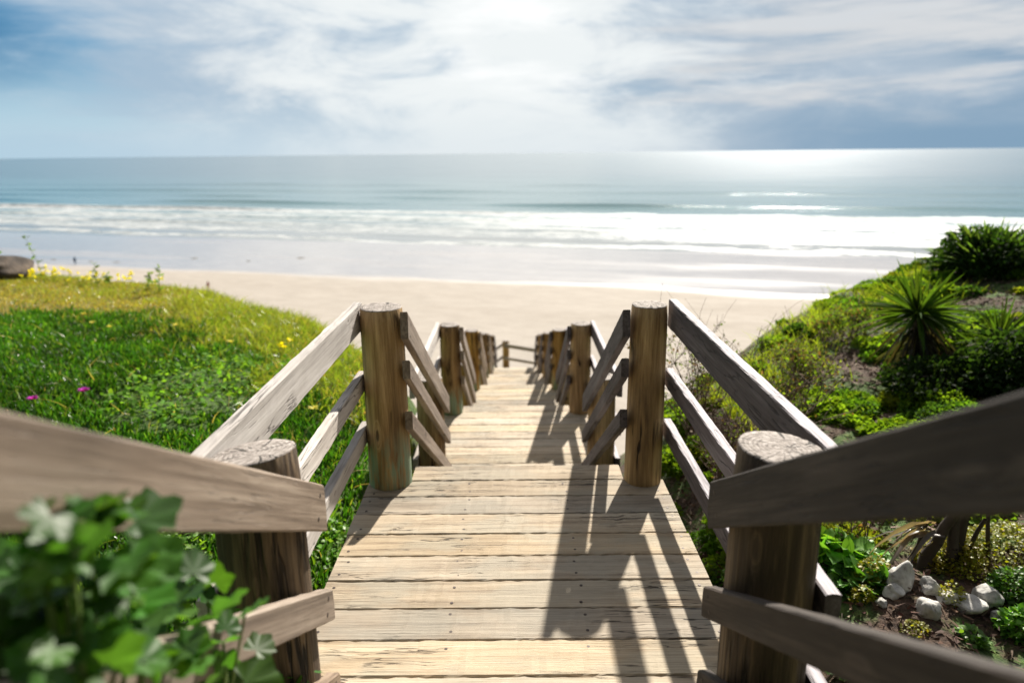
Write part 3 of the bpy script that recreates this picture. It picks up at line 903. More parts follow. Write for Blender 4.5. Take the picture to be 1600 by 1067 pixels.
def on_ground(px, py):
    """where a feature of the photograph stands on the hillside (used for measuring placements)"""
    d = ray(px, py); t = .8; last = t
    while t < 40:
        p = CP + d*t
        if p.z < ground(p.x, p.y):
            a, b = last, t
            for _ in range(20):
                m = (a+b)/2; p = CP + d*m
                if p.z < ground(p.x, p.y): b = m
                else: a = m
            p = CP+d*b; return p.x, p.y
        last = t; t += .04
    return None

def on_plane(px, py, z):
    d = ray(px, py); t = (z-CP.z)/d.z; p = CP+d*t; return p.x, p.y

# stones on the mulch
stones = [(1404, 915, .075, .05, .075, .5, 'tall pointed white stone at the left of the stone pile'),
          (1398, 928, .042, .035, .036, .2, 'small white stone leaning against the tall pointed one'),
          (1377, 943, .025, .02, .018, 1., 'pebble-sized pale stone in front at the left end'),
          (1450, 922, .045, .04, .042, .8, 'rounded cream stone behind the middle of the pile'),
          (1452, 958, .052, .045, .042, 1.7, 'ridged white stone at the front of the pile'),
          (1510, 950, .085, .055, .045, .15, 'largest flat white stone with dark streaks'),
          (1478, 935, .06, .03, .02, .3, 'thin flat stone tucked behind the largest one'),
          (1541, 937, .055, .045, .055, 2.1, 'tan-sided angular stone at the right end of the pile'),
          (1557, 965, .03, .022, .03, .9, 'small greenish stone on the right beside the fern')]
for i, (px, py, sx, sy, sz, rz, lb) in enumerate(stones):
    g = on_ground(px, py)
    rock('stone', g[0], g[1], sx*1.12, sy*1.12, sz*1.08, rz, lb, M['stone'], i+3)

# small plants between the stones and beneath the rail
def herb(px, py, r, h, n, size, c, label, name='herb', tm=None, cat='plant'):
    g = on_ground(px, py)
    V = lowplants(name, label, cat, n, g[0], g[1], r, r*.8, h, size, c, tm or oval_leaf(4, .4))
    return tag(blade_obj(name, [V], M['leaf'], loc=(g[0], g[1], ground(*g))), label, cat)
herb(1315, 870, .17, .10, 150, .085, (.13, .30, .04), 'broad-leaved bright green plant by the nearest right post', tm=oval_leaf(6, .45, .3))
herb(1340, 905, .14, .07, 110, .07, (.09, .22, .035), 'darker broad-leaved plant in front of the bright one', tm=oval_leaf(6, .45, .3))
herb(1365, 905, .09, .13, 520, .016, (.28, .26, .02), 'feathery mustard-yellow plant beside the tall pointed stone', 'sedum')
herb(1345, 935, .06, .07, 260, .015, (.26, .26, .02), 'small mustard-yellow plant below the broad leaves', 'sedum')
herb(1490, 938, .07, .10, 300, .015, (.24, .25, .02), 'yellow-green sprig growing up through the stones', 'sedum')
herb(1480, 870, .16, .12, 1100, .018, (.26, .24, .02), 'mustard-yellow mat under the dark trunks behind the stones', 'sedum')
herb(1560, 870, .30, .12, 2600, .018, (.22, .24, .02), 'wide yellow-green mat at the right edge behind the stones', 'sedum')
herb(1585, 925, .12, .12, 900, .02, (.07, .17, .02), 'dark green ferny plant at the right edge by the stones', 'fern')
herb(1590, 985, .09, .10, 380, .03, (.12, .28, .03), 'bright green sprig in the lower right corner', 'herb')
herb(1520, 1000, .06, .05, 110, .028, (.10, .22, .03), 'tiny green seedling clump on the mulch', 'herb')
herb(1430, 985, .06, .03, 160, .014, (.22, .22, .03), 'low yellow-green sprout in front of the stones', 'herb')
herb(1330, 1045, .08, .06, 60, .05, (.10, .26, .03), 'green leaves peeping out beneath the lower right rail', 'herb', tm=oval_leaf(5, .4, .3))

# dark stems and dead leaves behind the stones
def dead_plant():
    g = on_ground(1480, 880); z = ground(*g)
    t = thing('dead_yucca', (g[0], g[1], z), 'dark dead yucca stems with curled grey leaves above the stones', 'dead plant')
    segs = []
    for dx, r, hh, lx in ((0, .030, .6, .02), (.055, .026, .6, .02), (.10, .014, .32, 0), (.22, .012, .55, -.09), (-.12, .035, .35, .1), (-.2, .014, .3, .1)):
        p = Vector((dx, 0, -.05))
        for i in range(4):
            q = p + Vector((lx*.25+random.gauss(0, .008), random.gauss(0, .01), hh/4)); segs.append((p, r*(1-i*.08), q, r*(1-(i+1)*.08))); p = q
    tube_obj('stems', segs, M['bark'], t, sides=7)
    n = 12
    a = rng.uniform(PI*.7, PI*1.35, n)
    P = np.tile([-.12, 0, .20], (n, 1)) + rng.normal(0, .03, (n, 3))
    D = unit(np.stack([np.cos(a), np.sin(a)*.5, rng.uniform(-.1, .5, n)], 1))
    V = blades(P, D, rng.uniform(.2, .34, n), rng.uniform(.02, .04, n), vary((.16, .13, .13), n, .3), np.tile([0, 0, -.75], (n, 1)), 4, .25)
    blade_obj('curled_leaves', [V], M['grassleaf'], t)
dead_plant()

# ---- foreground leafy plant at lower left
def fore_plant():
    base = (-.78, .95); z = ground(*base)
    t = thing('leafy_plant', (base[0], base[1], z), 'big lobed-leaf green plant out of focus against the near left handrail', 'plant')
    B = np.array([base[0], base[1], z])
    P = []; Dr = []; S = []; segs = []
    outline = [(-30, 870), (60, 800), (130, 790), (200, 800), (270, 830), (300, 880), (340, 900), (380, 930), (400, 975), (400, 1020), (340, 1090)]
    cnt = 0
    while cnt < 170:
        px = random.uniform(-60, 405); py = random.uniform(785, 1110)
        top = interp(px, [(-60, 900), (40, 835), (100, 792), (150, 790), (215, 812), (270, 860), (330, 905), (375, 925), (400, 960), (410, 1000)])
        if py < top: continue
        zb = .541*1110/(811-px)
        dep = zb*random.uniform(.86, .97) if (random.random() < .32 and px > 60) else zb*random.uniform(1.06, 1.35)
        if py < 850: dep = zb*random.uniform(.90, .97)
        dep = max(dep, .74)
        d = ray(px, py); p = CP + d*dep
        P.append(tuple(p-Vector(B))); cnt += 1
        S.append(random.uniform(.028, .056))
        Dr.append((random.gauss(.2, .7), random.gauss(-.1, .7), random.gauss(.1, .45)))
        if cnt % 3 == 0:
            q = p-Vector(B); m = q*.6 + Vector((random.gauss(0, .05), random.gauss(0, .05), -.04))
            segs += [(Vector((0, 0, -.05)), .006, m, .004), (m, .004, q, .0025)]
    P = np.array(P); n = len(P); Dr = np.array(Dr); S = np.array(S)
    Nn = np.stack([rng.normal(.1, .55, n), rng.normal(.1, .55, n), np.full(n, .8)], 1)
    c = vary((.05, .135, .02), n, .4)
    V1 = place_leaves(leaf_fan(5, 22, .3, .1), P, Dr, Nn, S, c)
    blade_obj('leaves', [V1], M['leaf'], t)
    tube_obj('stems', segs, M['stem'], t)
    # small crinkled plant at the foot of the post
    g = on_ground(470, 1060) or (-.62, 1.6)
fore_plant()
def foot_plant():
    p0 = CP + ray(462, 1062)*1.86
    z = ground(p0.x, p0.y)
    n = 420
    P = np.array([[rng.uniform(-.10, .07), rng.uniform(-.08, .08), 0] for _ in range(n)])
    P[:, 2] = rng.uniform(0, 1, n)*(p0.z-z) + rng.normal(0, .01, n)
    P[:, :2] *= (1.2-.5*(P[:, 2]/(p0.z-z)))[:, None]
    V = place_leaves(leaf_fan(5, 12, .3, .1), P, rng.normal(size=(n, 3)), np.tile([0, 0, 1.], (n, 1))+rng.normal(0, .5, (n, 3)), rng.uniform(.012, .024, n), vary((.06, .18, .03), n, .35))
    tag(blade_obj('herb', [(V[0]+np.array([p0.x, p0.y, z]), V[1], V[2])], M['leaf'], loc=(p0.x, p0.y, z)), 'small crinkle-leaved plant at the foot of the nearest left post', 'plant')
foot_plant()
def deckside():
    for (px, py, lb) in ((520, 850, 'light green leafy weed between the left rail and deck edge'), (300, 850, 'pale feathery weed beneath the near left handrail')):
        g = on_ground(px, py)
        V = lowplants('weed', lb, 'weed', 420, g[0], g[1], .22, .25, .14, .035, (.15, .30, .035), oval_leaf(4, .4))
        tag(blade_obj('weed', [V], M['leaf'], loc=(g[0], g[1], ground(*g))), lb, 'weed')
deckside()

# ---- flowers on the left bank
def flower(px, py, c, size, label, stalk=.06, n=22, name='flower'):
    g = on_ground(px, py); z = ground(*g)
    t = thing(name, (g[0], g[1], z), label, 'flower')
    a = rng.uniform(0, 2*PI, n)
    P = np.tile([0, 0, stalk+.03], (n, 1)); D = np.stack([np.cos(a), np.sin(a), rng.uniform(.1, .7, n)], 1)
    blade_obj('petals', [place_leaves(oval_leaf(3, .2), P, D, np.tile([0, 0, 1.], (n, 1)), np.full(n, size), vary(c, n, .15))], M['petal'], t)
    tube_obj('stalk', [(Vector((0, 0, -.02)), .003, Vector((0, 0, stalk+.03)), .003)], M['stem'], t)
flower(135, 632, (.42, .02, .40), .055, 'magenta flower on the ice plant, the higher of two', .10, 40)
flower(55, 645, (.42, .02, .40), .05, 'magenta flower near the near left handrail', .10, 36)
for i, (px, py, lb) in enumerate(((175, 527, 'pale yellow flower, larger, upper left in the ice plant'), (134, 506, 'yellow flower highest in the ice plant'),
        (147, 520, 'small yellow flower between two others'), (277, 524, 'small yellow flower right of the others in the ice plant'),
        (492, 662, 'cream flower seen between the left rails'), (362, 552, 'pale yellow bloom atop the weed patch'))):
    flower(px, py, (.60, .56, .10), .05, lb, .10, 16)

def flowerclump(px, py, w, n, label):
    g = on_ground(px, py)
    if g is None: return
    x, y = g; y += .1; z = ground(x, y)
    t = thing('flower_clump', (x, y, z), label, 'flowers', 'yellow flowers along the crest')
    X = rng.normal(0, w, n); Y = rng.normal(0, w*.6, n); H = rng.uniform(.05, .20, n)
    for i in range(n):
        tube_obj('stalk', [((X[i], Y[i], ground(x+X[i], y+Y[i])-z-.02), .003, (X[i]+.005, Y[i], H[i]), .002)], M['stem'], t, sides=3)
        k = 8; P = np.tile([X[i], Y[i], H[i]], (k, 1)) + rng.normal(0, .008, (k, 3))
        V = place_leaves(oval_leaf(3, .4), P, rng.normal(size=(k, 3)), rng.normal(size=(k, 3)), rng.uniform(.025, .045, k), vary((.72, .66, .02), k, .15))
        blade_obj('bloom', [V], M['petal'], t)
for a in ((45, 434, .22, 9, 'yellow flowers at the foot of the dark boulder'), (78, 437, .22, 18, 'brightest thick clump of yellow flowers right of the boulder'),
          (115, 440, .25, 12, 'clump of yellow flowers second from the boulder'), (150, 446, .2, 10, 'sparse yellow flowers under the seated dark figure'),
          (195, 443, .15, 9, 'pale yellow flower clump where the sand begins'), (240, 452, .2, 4, 'few faint yellow flowers furthest right on the crest'),
          (445, 560, .16, 3, 'yellow flowers in the grass just left of the rail')):
    flowerclump(*a)

def weedstem(px, py, top, label, seed, lean=.1):
    random.seed(seed)
    g = on_ground(px, py)
    if g is None: return
    x, y = g; z = ground(x, y)
    zz = np.hypot(x, y)
    h = (py-top)*zz/1110
    t = thing('tall_weed', (x, y, z), label, 'weed')
    segs = []; p = Vector((0, 0, -.03)); LP = []
    for i in range(7):
        q = p + Vector((lean*h/7+random.gauss(0, .008), 0, h/7)); segs.append((p, .007*(1-i*.1), q, .007*(1-(i+1)*.1))); p = q
        for _ in range(3): LP.append(tuple(q))
    tube_obj('stalk', segs, M['stem'], t, sides=4)
    P = np.array(LP); n = len(P)
    V = place_leaves(oval_leaf(4, .22), P, rng.normal(size=(n, 3))*np.array([1, 1, .5])+np.array([0, 0, .5]), rng.normal(size=(n, 3)), rng.uniform(.05, .12, n), vary((.12, .2, .06), n, .3))
    blade_obj('foliage', [V], M['leaf'], t)
weedstem(68, 436, 380, 'tallest thin weed beside the boulder, leaning', 1, -.25)
weedstem(148, 446, 415, 'thin weed rising between the yellow clumps', 2)
weedstem(232, 452, 428, 'pair-leaved weed on the crest above the sand', 3)
weedstem(248, 456, 420, 'slender weed with feathery top, right of its twin', 4)
weedstem(172, 446, 428, 'short weed in front of the sand at left', 5)
weedstem(357, 600, 545, 'dark-stemmed upright weed in the weed patch', 6, .02)
weedstem(455, 480, 450, 'wispy weed on the crest against the beach', 7, .0)

# boulder at the left edge
def boulder():
    m, nt, bs = new_mat('boulder_rock')
    tc = nt.new('ShaderNodeTexCoord').outputs['Object']
    n = nt.noise(tc, 3., 6, .65); z = nt.sep(tc)[2]
    c = nt.ramp(n, [(.35, (.02, .016, .014)), (.55, (.06, .045, .035)), (.75, (.15, .11, .08))])
    nt.put(bs.inputs['Base Color'], c); bs.inputs['Roughness'].default_value = .9
    nt.put(bs.inputs['Normal'], nt.bump(n, .8, .05))
    g = on_ground(12, 437)
    rock('boulder', g[0]-.25, g[1]+.1, .72, .5, .30, .2, 'dark brown boulder at the left edge above the yellow flowers', m, 5, 'boulder', rough=.3)
    V = lowplants('t', '', '', 160, 0, 0, .22, .2, .1, .07, (.12, .22, .03), oval_leaf(4, .4))
    Vv = V[0]; Vv[:, 2] -= Vv[:, 2].min()
    t = blade_obj('weed', [(Vv, V[1], V[2])], M['leaf'])
    t.location = (g[0]-.35, g[1]+.05, ground(*g)+.38)
    tag(t, 'tuft of green weeds growing on top of the boulder', 'weed')
boulder()

# ------------------------------------------------------------------ beach and sea
KS = .3; QN = math.hypot(1, KS); ANG = -math.atan(KS)   # shoreline runs obliquely
def shore_to_world(s, t):
    # t across (seaward), s along
    return s*1/QN + t*KS/QN, -s*KS/QN + t/QN
SEA = BEACH - .30
def sheet(name, S, T, zf, mat, kind='structure'):
    V = []
    for t in T:
        for s in S: V.append((s, t, zf(s, t)))
    nx, ny = len(S), len(T)
    i = np.arange(nx-1)[None, :] + np.arange(ny-1)[:, None]*nx
    Q = np.stack([i, i+1, i+1+nx, i+nx], -1).reshape(-1, 4)
    o = obj(name, np_mesh(name, V, quads=Q, mat=mat, smooth=True)); o.rotation_euler = (0, 0, ANG)
    tag(o, None, None, kind=kind); return o

def beach():
    m, nt, bs = new_mat('sand')
    p = nt.new('ShaderNodeTexCoord').outputs['Object']; s = nt.sep(p)
    wob = nt.noise(nt.mapping(p, scale=(.02, .05, 1)), 1., 3)
    t = nt.math('ADD', s[1], nt.math('MULTIPLY', nt.math('SUBTRACT', wob, .5), 14.))
    n = nt.noise(nt.mapping(p, scale=(.25, .6, 1)), 1., 5, .65); nf = nt.noise(p, 3., 4, .7)
    dry = nt.ramp(nt.math('ADD', nt.math('MULTIPLY', n, .6), nt.math('MULTIPLY', nf, .4)), [(.35, (.30, .268, .232)), (.65, (.39, .352, .31))])
    wet = nt.ramp(n, [(.3, (.31, .29, .285)), (.7, (.40, .38, .37))])
    w = nt.mrange(t, 123., 130.)
    nt.put(bs.inputs['Base Color'], nt.mix(w, dry, wet))
    # old tide marks in the wet sand
    nt.put(bs.inputs['Roughness'], nt.math('ADD', nt.mrange(t, 123., 131., .9, .10), nt.math('MULTIPLY', nt.mrange(nt.noise(nt.mapping(p, scale=(.012, .09, 1)), 1., 4, .6), .45, .6), .12)))
    nt.put(bs.inputs['IOR'], nt.mrange(t, 123., 131., 1.3, 2.0))
    nt.put(bs.inputs['Normal'], nt.bump(nt.math('ADD', nt.math('MULTIPLY', nf, nt.mrange(t, 131., 120., .12, 1.)), nt.math('MULTIPLY', nt.noise(p, .9, 3, .6), nt.mrange(t, 131., 120., 0., 1.6))), .5, .03))
    S = [-3000, -1500, -800] + list(range(-500, 501, 25)) + [800, 1500, 3000]
    T = [-60, 0, 40, 80, 110, 126, 140, 160, 180, 200, 240, 300]
    def zf(s, t): return BEACH - .35*sst(110, 190, t) - .012*max(0, t-180)
    sheet('beach', S, T, zf, m)
beach()

def sea():
    m, nt, bs = new_mat('sea_water')
    p = nt.new('ShaderNodeTexCoord').outputs['Object']; s = nt.sep(p)
    T = s[1]
    big = nt.noise(nt.mapping(p, scale=(.006, .02, 1)), 1., 4, .6)
    deep = nt.mix(nt.mrange(T, 250., 900.), (.09, .18, .20), (.10, .155, .185))
    deep = nt.mix(nt.mrange(T, 300., 190.), deep, (.23, .245, .245))
    # foam
    wob = nt.math('MULTIPLY', nt.math('SUBTRACT', nt.noise(nt.mapping(p, scale=(.016, .012, 1)), 1., 5, .65), .5), 44.)
    Tw = nt.math('ADD', T, wob)
    f1 = nt.noise(nt.mapping(p, scale=(.028, .22, 1)), 1., 7, .68, .4)
    f2 = nt.noise(nt.mapping(p, scale=(.22, .9, 1)), 1., 5, .7, .3)
    f3 = nt.noise(nt.mapping(p, scale=(.008, .05, 1)), 1., 4, .6, .3)
    fo = nt.math('ADD', nt.math('MULTIPLY', f1, .50), nt.math('ADD', nt.math('MULTIPLY', f2, .30), nt.math('MULTIPLY', f3, .20)))
    zone = nt.math('MULTIPLY', nt.mrange(Tw, 182., 190.), nt.mrange(Tw, 300., 285.))
    def band(a, b, w=3.):
        return nt.math('MULTIPLY', nt.mrange(Tw, a-w, a), nt.mrange(Tw, b+w, b))
    lines = nt.math('MAXIMUM', nt.math('MULTIPLY', band(186, 190, 3), .12), nt.math('MAXIMUM', nt.math('MULTIPLY', band(206, 232, 9), .10), nt.math('MAXIMUM', nt.math('MULTIPLY', band(244, 266, 9), .12), nt.math('MULTIPLY', band(278, 290, 5), .22))))
    thr = nt.math('ADD', fo, lines)
    foam = nt.math('MULTIPLY', nt.mrange(thr, .52, .68), zone)
    # scattered whitecaps further out
    caps = nt.math('MULTIPLY', nt.mrange(nt.noise(nt.mapping(p, scale=(.02, .12, 1)), 1., 5, .6), .70, .76), nt.mrange(T, 430., 330.))
    foam = nt.math('MAXIMUM', foam, nt.math('MULTIPLY', caps, nt.mrange(T, 285., 300.)))
    nt.put(bs.inputs['Base Color'], nt.mix(foam, deep, nt.mix(nt.mrange(f2, .38, .62), (.19, .225, .245), (.52, .54, .55))))
    rg = nt.mix(foam, nt.math('ADD', nt.mrange(T, 200., 900., .09, .14), nt.math('MULTIPLY', nt.noise(nt.mapping(p, scale=(.012, .09, 1)), 1., 5, .6), .10)), (.8, .8, .8))
    nt.put(bs.inputs['Roughness'], rg); bs.inputs['IOR'].default_value = 1.333
    sm = nt.noise(nt.mapping(p, scale=(.35, 1.1, 1)), 1., 5, .65, .3)
    md = nt.noise(nt.mapping(p, scale=(.04, .16, 1)), 1., 4, .6, .2)
    lg = nt.noise(nt.mapping(p, scale=(.006, .03, 1)), 1., 3, .55, .2)
    patch = nt.math('MULTIPLY', nt.math('MULTIPLY', nt.mrange(T, 296., 312.), nt.mrange(T, 500., 1500., 1., .10)), nt.mrange(nt.noise(nt.mapping(p, scale=(.016, .11, 1), loc=(3, 9, 0)), 1., 7, .75), .44, .58))
    h = nt.math('ADD', nt.math('MULTIPLY', sm, .30), nt.math('ADD', nt.math('MULTIPLY', md, 1.0), nt.math('MULTIPLY', lg, 2.2)))
    calm = nt.bump(nt.math('MULTIPLY', h, nt.math('MINIMUM', nt.mrange(T, 290., 310., .18, 1.), nt.mrange(T, 900., 3000., 1., .6))), .115, 1.); chop = nt.bump(h, .42, 1.)
    nm = nt.new('ShaderNodeMix', data_type='VECTOR'); nt.put(nm.inputs[0], patch); nt.put(nm.inputs[4], calm); nt.put(nm.inputs[5], chop)
    nt.put(bs.inputs['Normal'], nt.vmath('NORMALIZE', nm.outputs[1]))
    T_ = list(np.arange(150, 430, 1.1)) + list(np.geomspace(432, 1200, 60)) + [1600, 2400, 4000, 8000, 16000, 40000]
    S = list(-np.geomspace(420, 40000, 14)[::-1]) + list(np.arange(-400, 401, 7.)) + list(np.geomspace(420, 40000, 14))
    ridges = [(200, .35, 2.5, 1.), (224, .6, 3.0, 2.), (252, .8, 3.5, 8.), (285, 1.5, 4., 3.), (330, 1.3, 7, 4.), (378, 1.5, 8, 5.), (440, 1.6, 10, 6.), (530, 1.6, 14, 7.)]
    def zf(s, t):
        z = SEA
        if t > 1300: return z
        for c, A, w, sd in ridges:
            cc = c + 9*mn.noise(Vector((s*.008, sd*3.3, 0)))
            u = (t-cc)/w
            if abs(u) > 4: continue
            am = A*max(.0, .55+1.1*mn.noise(Vector((s*.011, sd*7.1, 2.))))
            # steep shoreward face
            z += am*(math.exp(-(u*1.8)**2) if u < 0 else math.exp(-(u*.8)**2))
        z += .05*mn.noise(Vector((s*.05, t*.15, 0)))
        if t < 190: z -= .01*(190-t)
        return z
    sheet('sea', S, T_, zf, m)
sea()

# distant headland at far left
def headland():
    V = []; F = []
    n = 40
    for i in range(n+1):
        u = i/n; x = -9900+900*u; h = 70*(1-u)**.8*(1+.25*mn.noise(Vector((u*6, 0, 0))))
        V += [(x, 12500, BEACH-2), (x, 12700, BEACH+h), (x, 13500, BEACH-2)]
    for i in range(n):
        a = i*3; F += [(a, a+3, a+4, a+1), (a+1, a+4, a+5, a+2)]
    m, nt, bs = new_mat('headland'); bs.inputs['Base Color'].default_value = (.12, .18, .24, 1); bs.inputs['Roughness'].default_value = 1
    tag(obj('hills', mesh_from('hills', V, F, m, smooth=True)), None, None, kind='structure')
headland()

# people on the beach
def person(px, py, height, body_c, leg_c, label, seated=False):
    x, y = on_plane(px, py, BEACH-.12); z = BEACH-.12
    t = bpy.data.meshes.new('person')
    k = height/1.7
    P = {'hip': (0, 0, .92), 'chest': (0, 0, 1.32), 'neck': (0, 0, 1.47), 'head': (0, 0, 1.60), 'top': (0, 0, 1.70),
         'ls': (-.19, 0, 1.40), 'le': (-.24, .03, 1.12), 'lh': (-.22, -.06, .88), 'rs': (.19, 0, 1.40), 're': (.25, .02, 1.12), 'rh': (.24, -.05, .88),
         'lk': (-.11, -.04, .50), 'lf': (-.12, .05, .06), 'lt': (-.12, -.12, .04), 'rk': (.11, -.02, .50), 'rf': (.13, .10, .06), 'rt': (.13, -.06, .04), 'lp': (-.1, 0, .86), 'rp': (.1, 0, .86)}
    if seated:
        P.update({'lk': (-.14, -.35, .62), 'rk': (.14, -.35, .62), 'lf': (-.14, -.45, .2), 'rf': (.14, -.45, .2), 'lt': (-.14, -.58, .17), 'rt': (.14, -.58, .17)})
        P = {a: (q[0], q[1], q[2]-(.75 if q[2] > .7 else .15)) for a, q in P.items()}
    E = [('hip', 'chest'), ('chest', 'neck'), ('neck', 'head'), ('head', 'top'), ('chest', 'ls'), ('ls', 'le'), ('le', 'lh'), ('chest', 'rs'), ('rs', 're'), ('re', 'rh'),
         ('hip', 'lp'), ('lp', 'lk'), ('lk', 'lf'), ('lf', 'lt'), ('hip', 'rp'), ('rp', 'rk'), ('rk', 'rf'), ('rf', 'rt')]
    R_ = dict(hip=.15, chest=.17, neck=.06, head=.10, top=.07, ls=.07, le=.05, lh=.035, rs=.07, re=.05, rh=.035, lp=.1, rp=.1, lk=.065, rk=.065, lf=.045, rf=.045, lt=.035, rt=.035)
    names = list(P)
    t.from_pydata([tuple(c*k for c in P[a]) for a in names], [(names.index(a), names.index(b)) for a, b in E], [])
    mb = simple('clothing', body_c, .9); t.materials.append(mb)
    o = obj('person', t, loc=(x, y, z)); o.rotation_euler = (0, 0, .4)
    md = o.modifiers.new('skin', 'SKIN')
    for v, a in zip(t.skin_vertices[0].data if t.skin_vertices else [], names): v.radius = (R_[a]*k, R_[a]*k)
    if not t.skin_vertices:
        bm = bmesh.new(); bm.from_mesh(t); ly = bm.verts.layers.skin.verify(); bm.verts.ensure_lookup_table()
        for v, a in zip(bm.verts, names): v[ly].radius = (R_[a]*k, R_[a]*k)
        bm.verts[0][ly].use_root = True
        bm.to_mesh(t); bm.free()
    s = o.modifiers.new('sub', 'SUBSURF'); s.levels = 1; s.render_levels = 2
    # hair cap
    bm = bmesh.new(); bmesh.ops.create_icosphere(bm, subdivisions=2, radius=.125*k)
    for v in list(bm.verts):
        if v.co.z < -.03*k: v.co.z *= .2
    hm = bpy.data.meshes.new('hair'); bm.to_mesh(hm); bm.free(); hm.materials.append(simple('hair', (.04, .03, .025), .8))
    hz = P['head'][2]*k + .04*k
    obj('hair', hm, o, loc=(0, .02, hz))
    tag(o, label, 'person')
for i, (px, py, w, lb) in enumerate(((84, 406, .9, 'dark scrap of seaweed on wet sand left of the dark blue figure'), (142, 409, .7, 'seaweed scrap just right of the dark blue figure'),
        (182, 410, 1., 'seaweed clump on the wet sand, second to the right of the dark blue figure'), (303, 404, 1.2, 'wide seaweed clump on the wet sand above the red figure'),
        (388, 408, .8, 'small seaweed clump on the wet sand near the middle'), (470, 403, 1.4, 'largest seaweed clump on the wet sand, furthest right'))):
    x_, y_ = on_plane(px, py, BEACH-.12)
    bm = bmesh.new(); bmesh.ops.create_icosphere(bm, subdivisions=3, radius=1)
    for v in bm.verts:
        q = 1+.6*mn.noise(v.co*1.7+Vector((i*5, 0, 0))); v.co = Vector((v.co.x*q*w*.6, v.co.y*q*w*.7, v.co.z*q*.10))
    me_ = bpy.data.meshes.new('seaweed'); bm.to_mesh(me_); bm.free(); me_.materials.append(M['weed_dark'])
    tag(obj('seaweed', me_, loc=(x_, y_, BEACH-.12-.35*sst(110, 190, (y_+KS*x_)/QN)+.12)), lb, 'seaweed')
person(118, 414, 1.85, (.02, .06, .13), (.02, .03, .05), 'tiny distant person in dark blue at the edge of the wet sand')
person(326, 453, 1.6, (.28, .05, .04), (.05, .05, .06), 'tiny distant person in red standing on the dry sand')

# ------------------------------------------------------------------ light and sky
SUN_AZ = math.radians(20.5); SUN_EL = math.radians(36.5)
sd = bpy.data.lights.new('sun', 'SUN'); sd.energy = 5.0; sd.angle = math.radians(1.); sd.color = (1., .93, .82)
so = bpy.data.objects.new('sun', sd); link(so)
sv = Vector((math.sin(SUN_AZ)*math.cos(SUN_EL), math.cos(SUN_AZ)*math.cos(SUN_EL), math.sin(SUN_EL)))
so.rotation_euler = (-sv).to_track_quat('-Z', 'Y').to_euler()

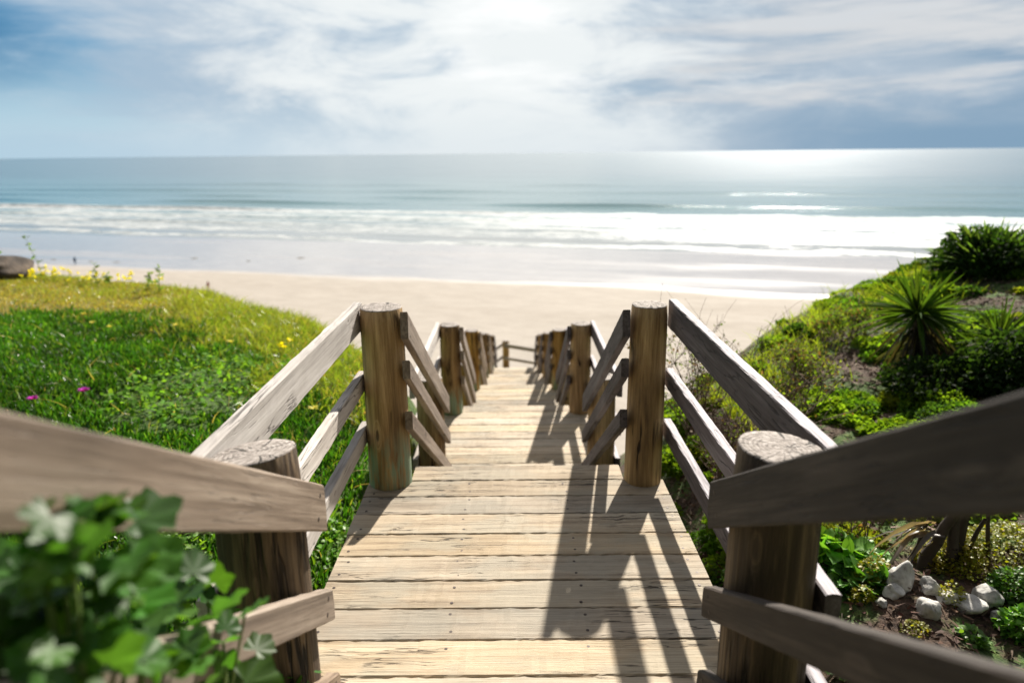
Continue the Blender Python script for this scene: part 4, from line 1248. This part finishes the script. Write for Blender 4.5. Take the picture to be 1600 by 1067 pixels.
def world():
    w = bpy.data.worlds.new('World'); scene.world = w; w.use_nodes = True
    nt = NT(w.node_tree); bg = w.node_tree.nodes['Background']
    sky = nt.new('ShaderNodeTexSky', sky_type='NISHITA'); sky.sun_disc = False
    sky.sun_elevation = SUN_EL; sky.sun_rotation = SUN_AZ; sky.altitude = 20; sky.air_density = 1.; sky.dust_density = .6; sky.ozone_density = 1.5
    d = nt.new('ShaderNodeTexCoord').outputs['Generated']; s = nt.sep(d)
    az = nt.math('ARCTAN2', s[0], s[1]); el = s[2]
    STR = .10; K = 1/(STR*2**EXPO)
    def C(r, g, b):
        f = lambda v: (((v/255+.055)/1.055)**2.4 if v > 10 else v/255/12.92)*K
        return (f(r), f(g), f(b))
    # streaky cloud fields in the sky's own angular coordinates (steeper view = larger scale)
    den = nt.math('ADD', nt.math('MAXIMUM', el, 0.), .10)
    u = nt.math('DIVIDE', s[0], den); v = nt.math('DIVIDE', s[1], den)
    pl = nt.comb(u, v, 0.)
    n1 = nt.noise(nt.mapping(pl, scale=(.30, .75, 1), rot=(0, 0, .45), loc=(3.1, 1.7, 0)), 1., 7, .60, .7)
    n2 = nt.noise(nt.mapping(pl, scale=(.55, 1.3, 1), rot=(0, 0, .15), loc=(8.1, 4.7, 0)), 1., 7, .65, .9)
    n3 = nt.noise(nt.mapping(nt.comb(az, nt.math('MULTIPLY', el, 6.5), 0.), rot=(0, 0, -.12), scale=(1.6, 3.2, 1), loc=(2.2, .4, 0)), 1., 7, .6, .5)
    # clear-sky colour : nishita tinted with the deep azure of the side sky
    azure = nt.mix(nt.mrange(el, .0, .13), C(168, 203, 225), C(66, 134, 176))
    base = nt.mix(.85, sky.outputs[0], azure)
    def ang(rot, sx, sy, loc): return nt.mapping(nt.comb(az, nt.math('MULTIPLY', el, 1.), 0.), rot=(0, 0, rot), scale=(sx, sy, 1), loc=loc)
    a1 = nt.noise(ang(.22, 2.6, 13., (1.3, 2.1, 0)), 1., 8, .60, .35)
    a2 = nt.noise(ang(-.17, 2.0, 16., (5.3, 7.4, 0)), 1., 8, .62, .35)
    a3 = nt.noise(ang(.0, 5., 14., (2.3, 4.4, 0)), 1., 8, .62, .45)
    # lavender veil over the left, thinning to azure at the far side
    vl = nt.mrange(nt.math('ADD', nt.math('MULTIPLY', nt.math('SUBTRACT', a1, .5), 1.5), nt.mrange(az, -.74, -.34, -.12, .62, False)), .05, .55)
    c = nt.mix(nt.math('MULTIPLY', vl, .9), base, nt.mix(nt.mrange(a3, .35, .62), C(172, 193, 212), C(205, 215, 224)))
    # right side : slate blue with cream streaks
    right = nt.mrange(az, .02, .34)
    c = nt.mix(right, c, nt.mix(nt.mrange(a3, .35, .65), C(156, 179, 200), C(184, 198, 212)))
    st = nt.mrange(nt.math('ADD', a2, nt.math('MULTIPLY', nt.math('ABSOLUTE', nt.math('SUBTRACT', el, nt.math('ADD', .085, nt.math('MULTIPLY', az, .07)))), -1.3)), .40, .60)
    c = nt.mix(nt.math('MULTIPLY', nt.math('MULTIPLY', st, nt.mrange(az, -.05, .2)), .85), c, C(222, 223, 224))
    st2 = nt.mrange(a2, .56, .70)
    c = nt.mix(nt.math('MULTIPLY', nt.math('MULTIPLY', st2, nt.mrange(el, .10, .16)), .6), c, C(214, 220, 226))
    # bright cloud sheet in the middle, broken by soft blue-grey gaps
    dx = nt.math('SUBTRACT', az, -.05)
    r2 = nt.math('ADD', nt.math('MULTIPLY', nt.math('POWER', dx, 2.), 7.5), nt.math('MULTIPLY', nt.math('POWER', nt.math('SUBTRACT', el, .20), 2.), 6.))
    glow = nt.math('POWER', 2.718, nt.math('MULTIPLY', r2, -1.))
    bright = nt.math('ADD', nt.math('MULTIPLY', glow, 1.), nt.math('MULTIPLY', nt.math('SUBTRACT', a3, .5), 1.9), clamp=True)
    c = nt.mix(nt.mrange(bright, .34, .95), c, C(240, 245, 246))
    core = nt.mrange(nt.math('ADD', glow, nt.math('MULTIPLY', nt.math('SUBTRACT', a1, .5), .9)), .86, 1.16)
    c = nt.mix(core, c, tuple(q*1.12 for q in C(255, 255, 254)))
    cl = nt.math('MULTIPLY', nt.mrange(az, -.50, -.68), nt.math('MULTIPLY', nt.mrange(el, .05, .12), nt.mrange(a1, .62, .40)))
    c = nt.mix(nt.math('MULTIPLY', cl, .9), c, C(30, 104, 152))
    cr_ = nt.math('MULTIPLY', nt.mrange(az, .42, .68), nt.mrange(a2, .60, .42))
    c = nt.mix(nt.math('MULTIPLY', cr_, .6), c, C(92, 138, 172))
    # dark bank low on the right
    low = nt.math('MULTIPLY', nt.mrange(el, .065, .015), nt.mrange(az, .08, .55))
    c = nt.mix(nt.math('MULTIPLY', low, .9), c, C(132, 163, 189))
    # pale horizon, left and centre
    hz = nt.math('MULTIPLY', nt.mrange(el, .085, .0), nt.mrange(az, .40, .05))
    c = nt.mix(nt.math('MULTIPLY', hz, .8), c, nt.mix(nt.mrange(az, -.6, -.05), C(180, 208, 226), C(226, 234, 238)))
    # overhead and behind : unseen sky shaped for fill, bright warm zenith, darkened rear
    up = nt.mrange(el, .26, .50)
    front = nt.mrange(s[1], -.55, .35)
    over = nt.mix(.78, sky.outputs[0], nt.mix(front, C(62, 60, 56), C(222, 215, 203)))
    c = nt.mix(nt.math('MAXIMUM', up, nt.mrange(s[1], .55, .2)), c, over)
    c = nt.mix(nt.mrange(el, -.01, -.08), c, C(90, 90, 80))
    nt.put(bg.inputs[0], c); bg.inputs[1].default_value = STR
world()

scene.view_settings.view_transform = 'Standard'; scene.view_settings.look = 'None'
scene.view_settings.exposure = EXPO; scene.view_settings.gamma = 1
scene.render.engine = 'CYCLES'
scene.cycles.max_bounces = 8; scene.cycles.transparent_max_bounces = 8; scene.cycles.transmission_bounces = 4
scene.cycles.sample_clamp_indirect = 4.; scene.cycles.sample_clamp_direct = 0.
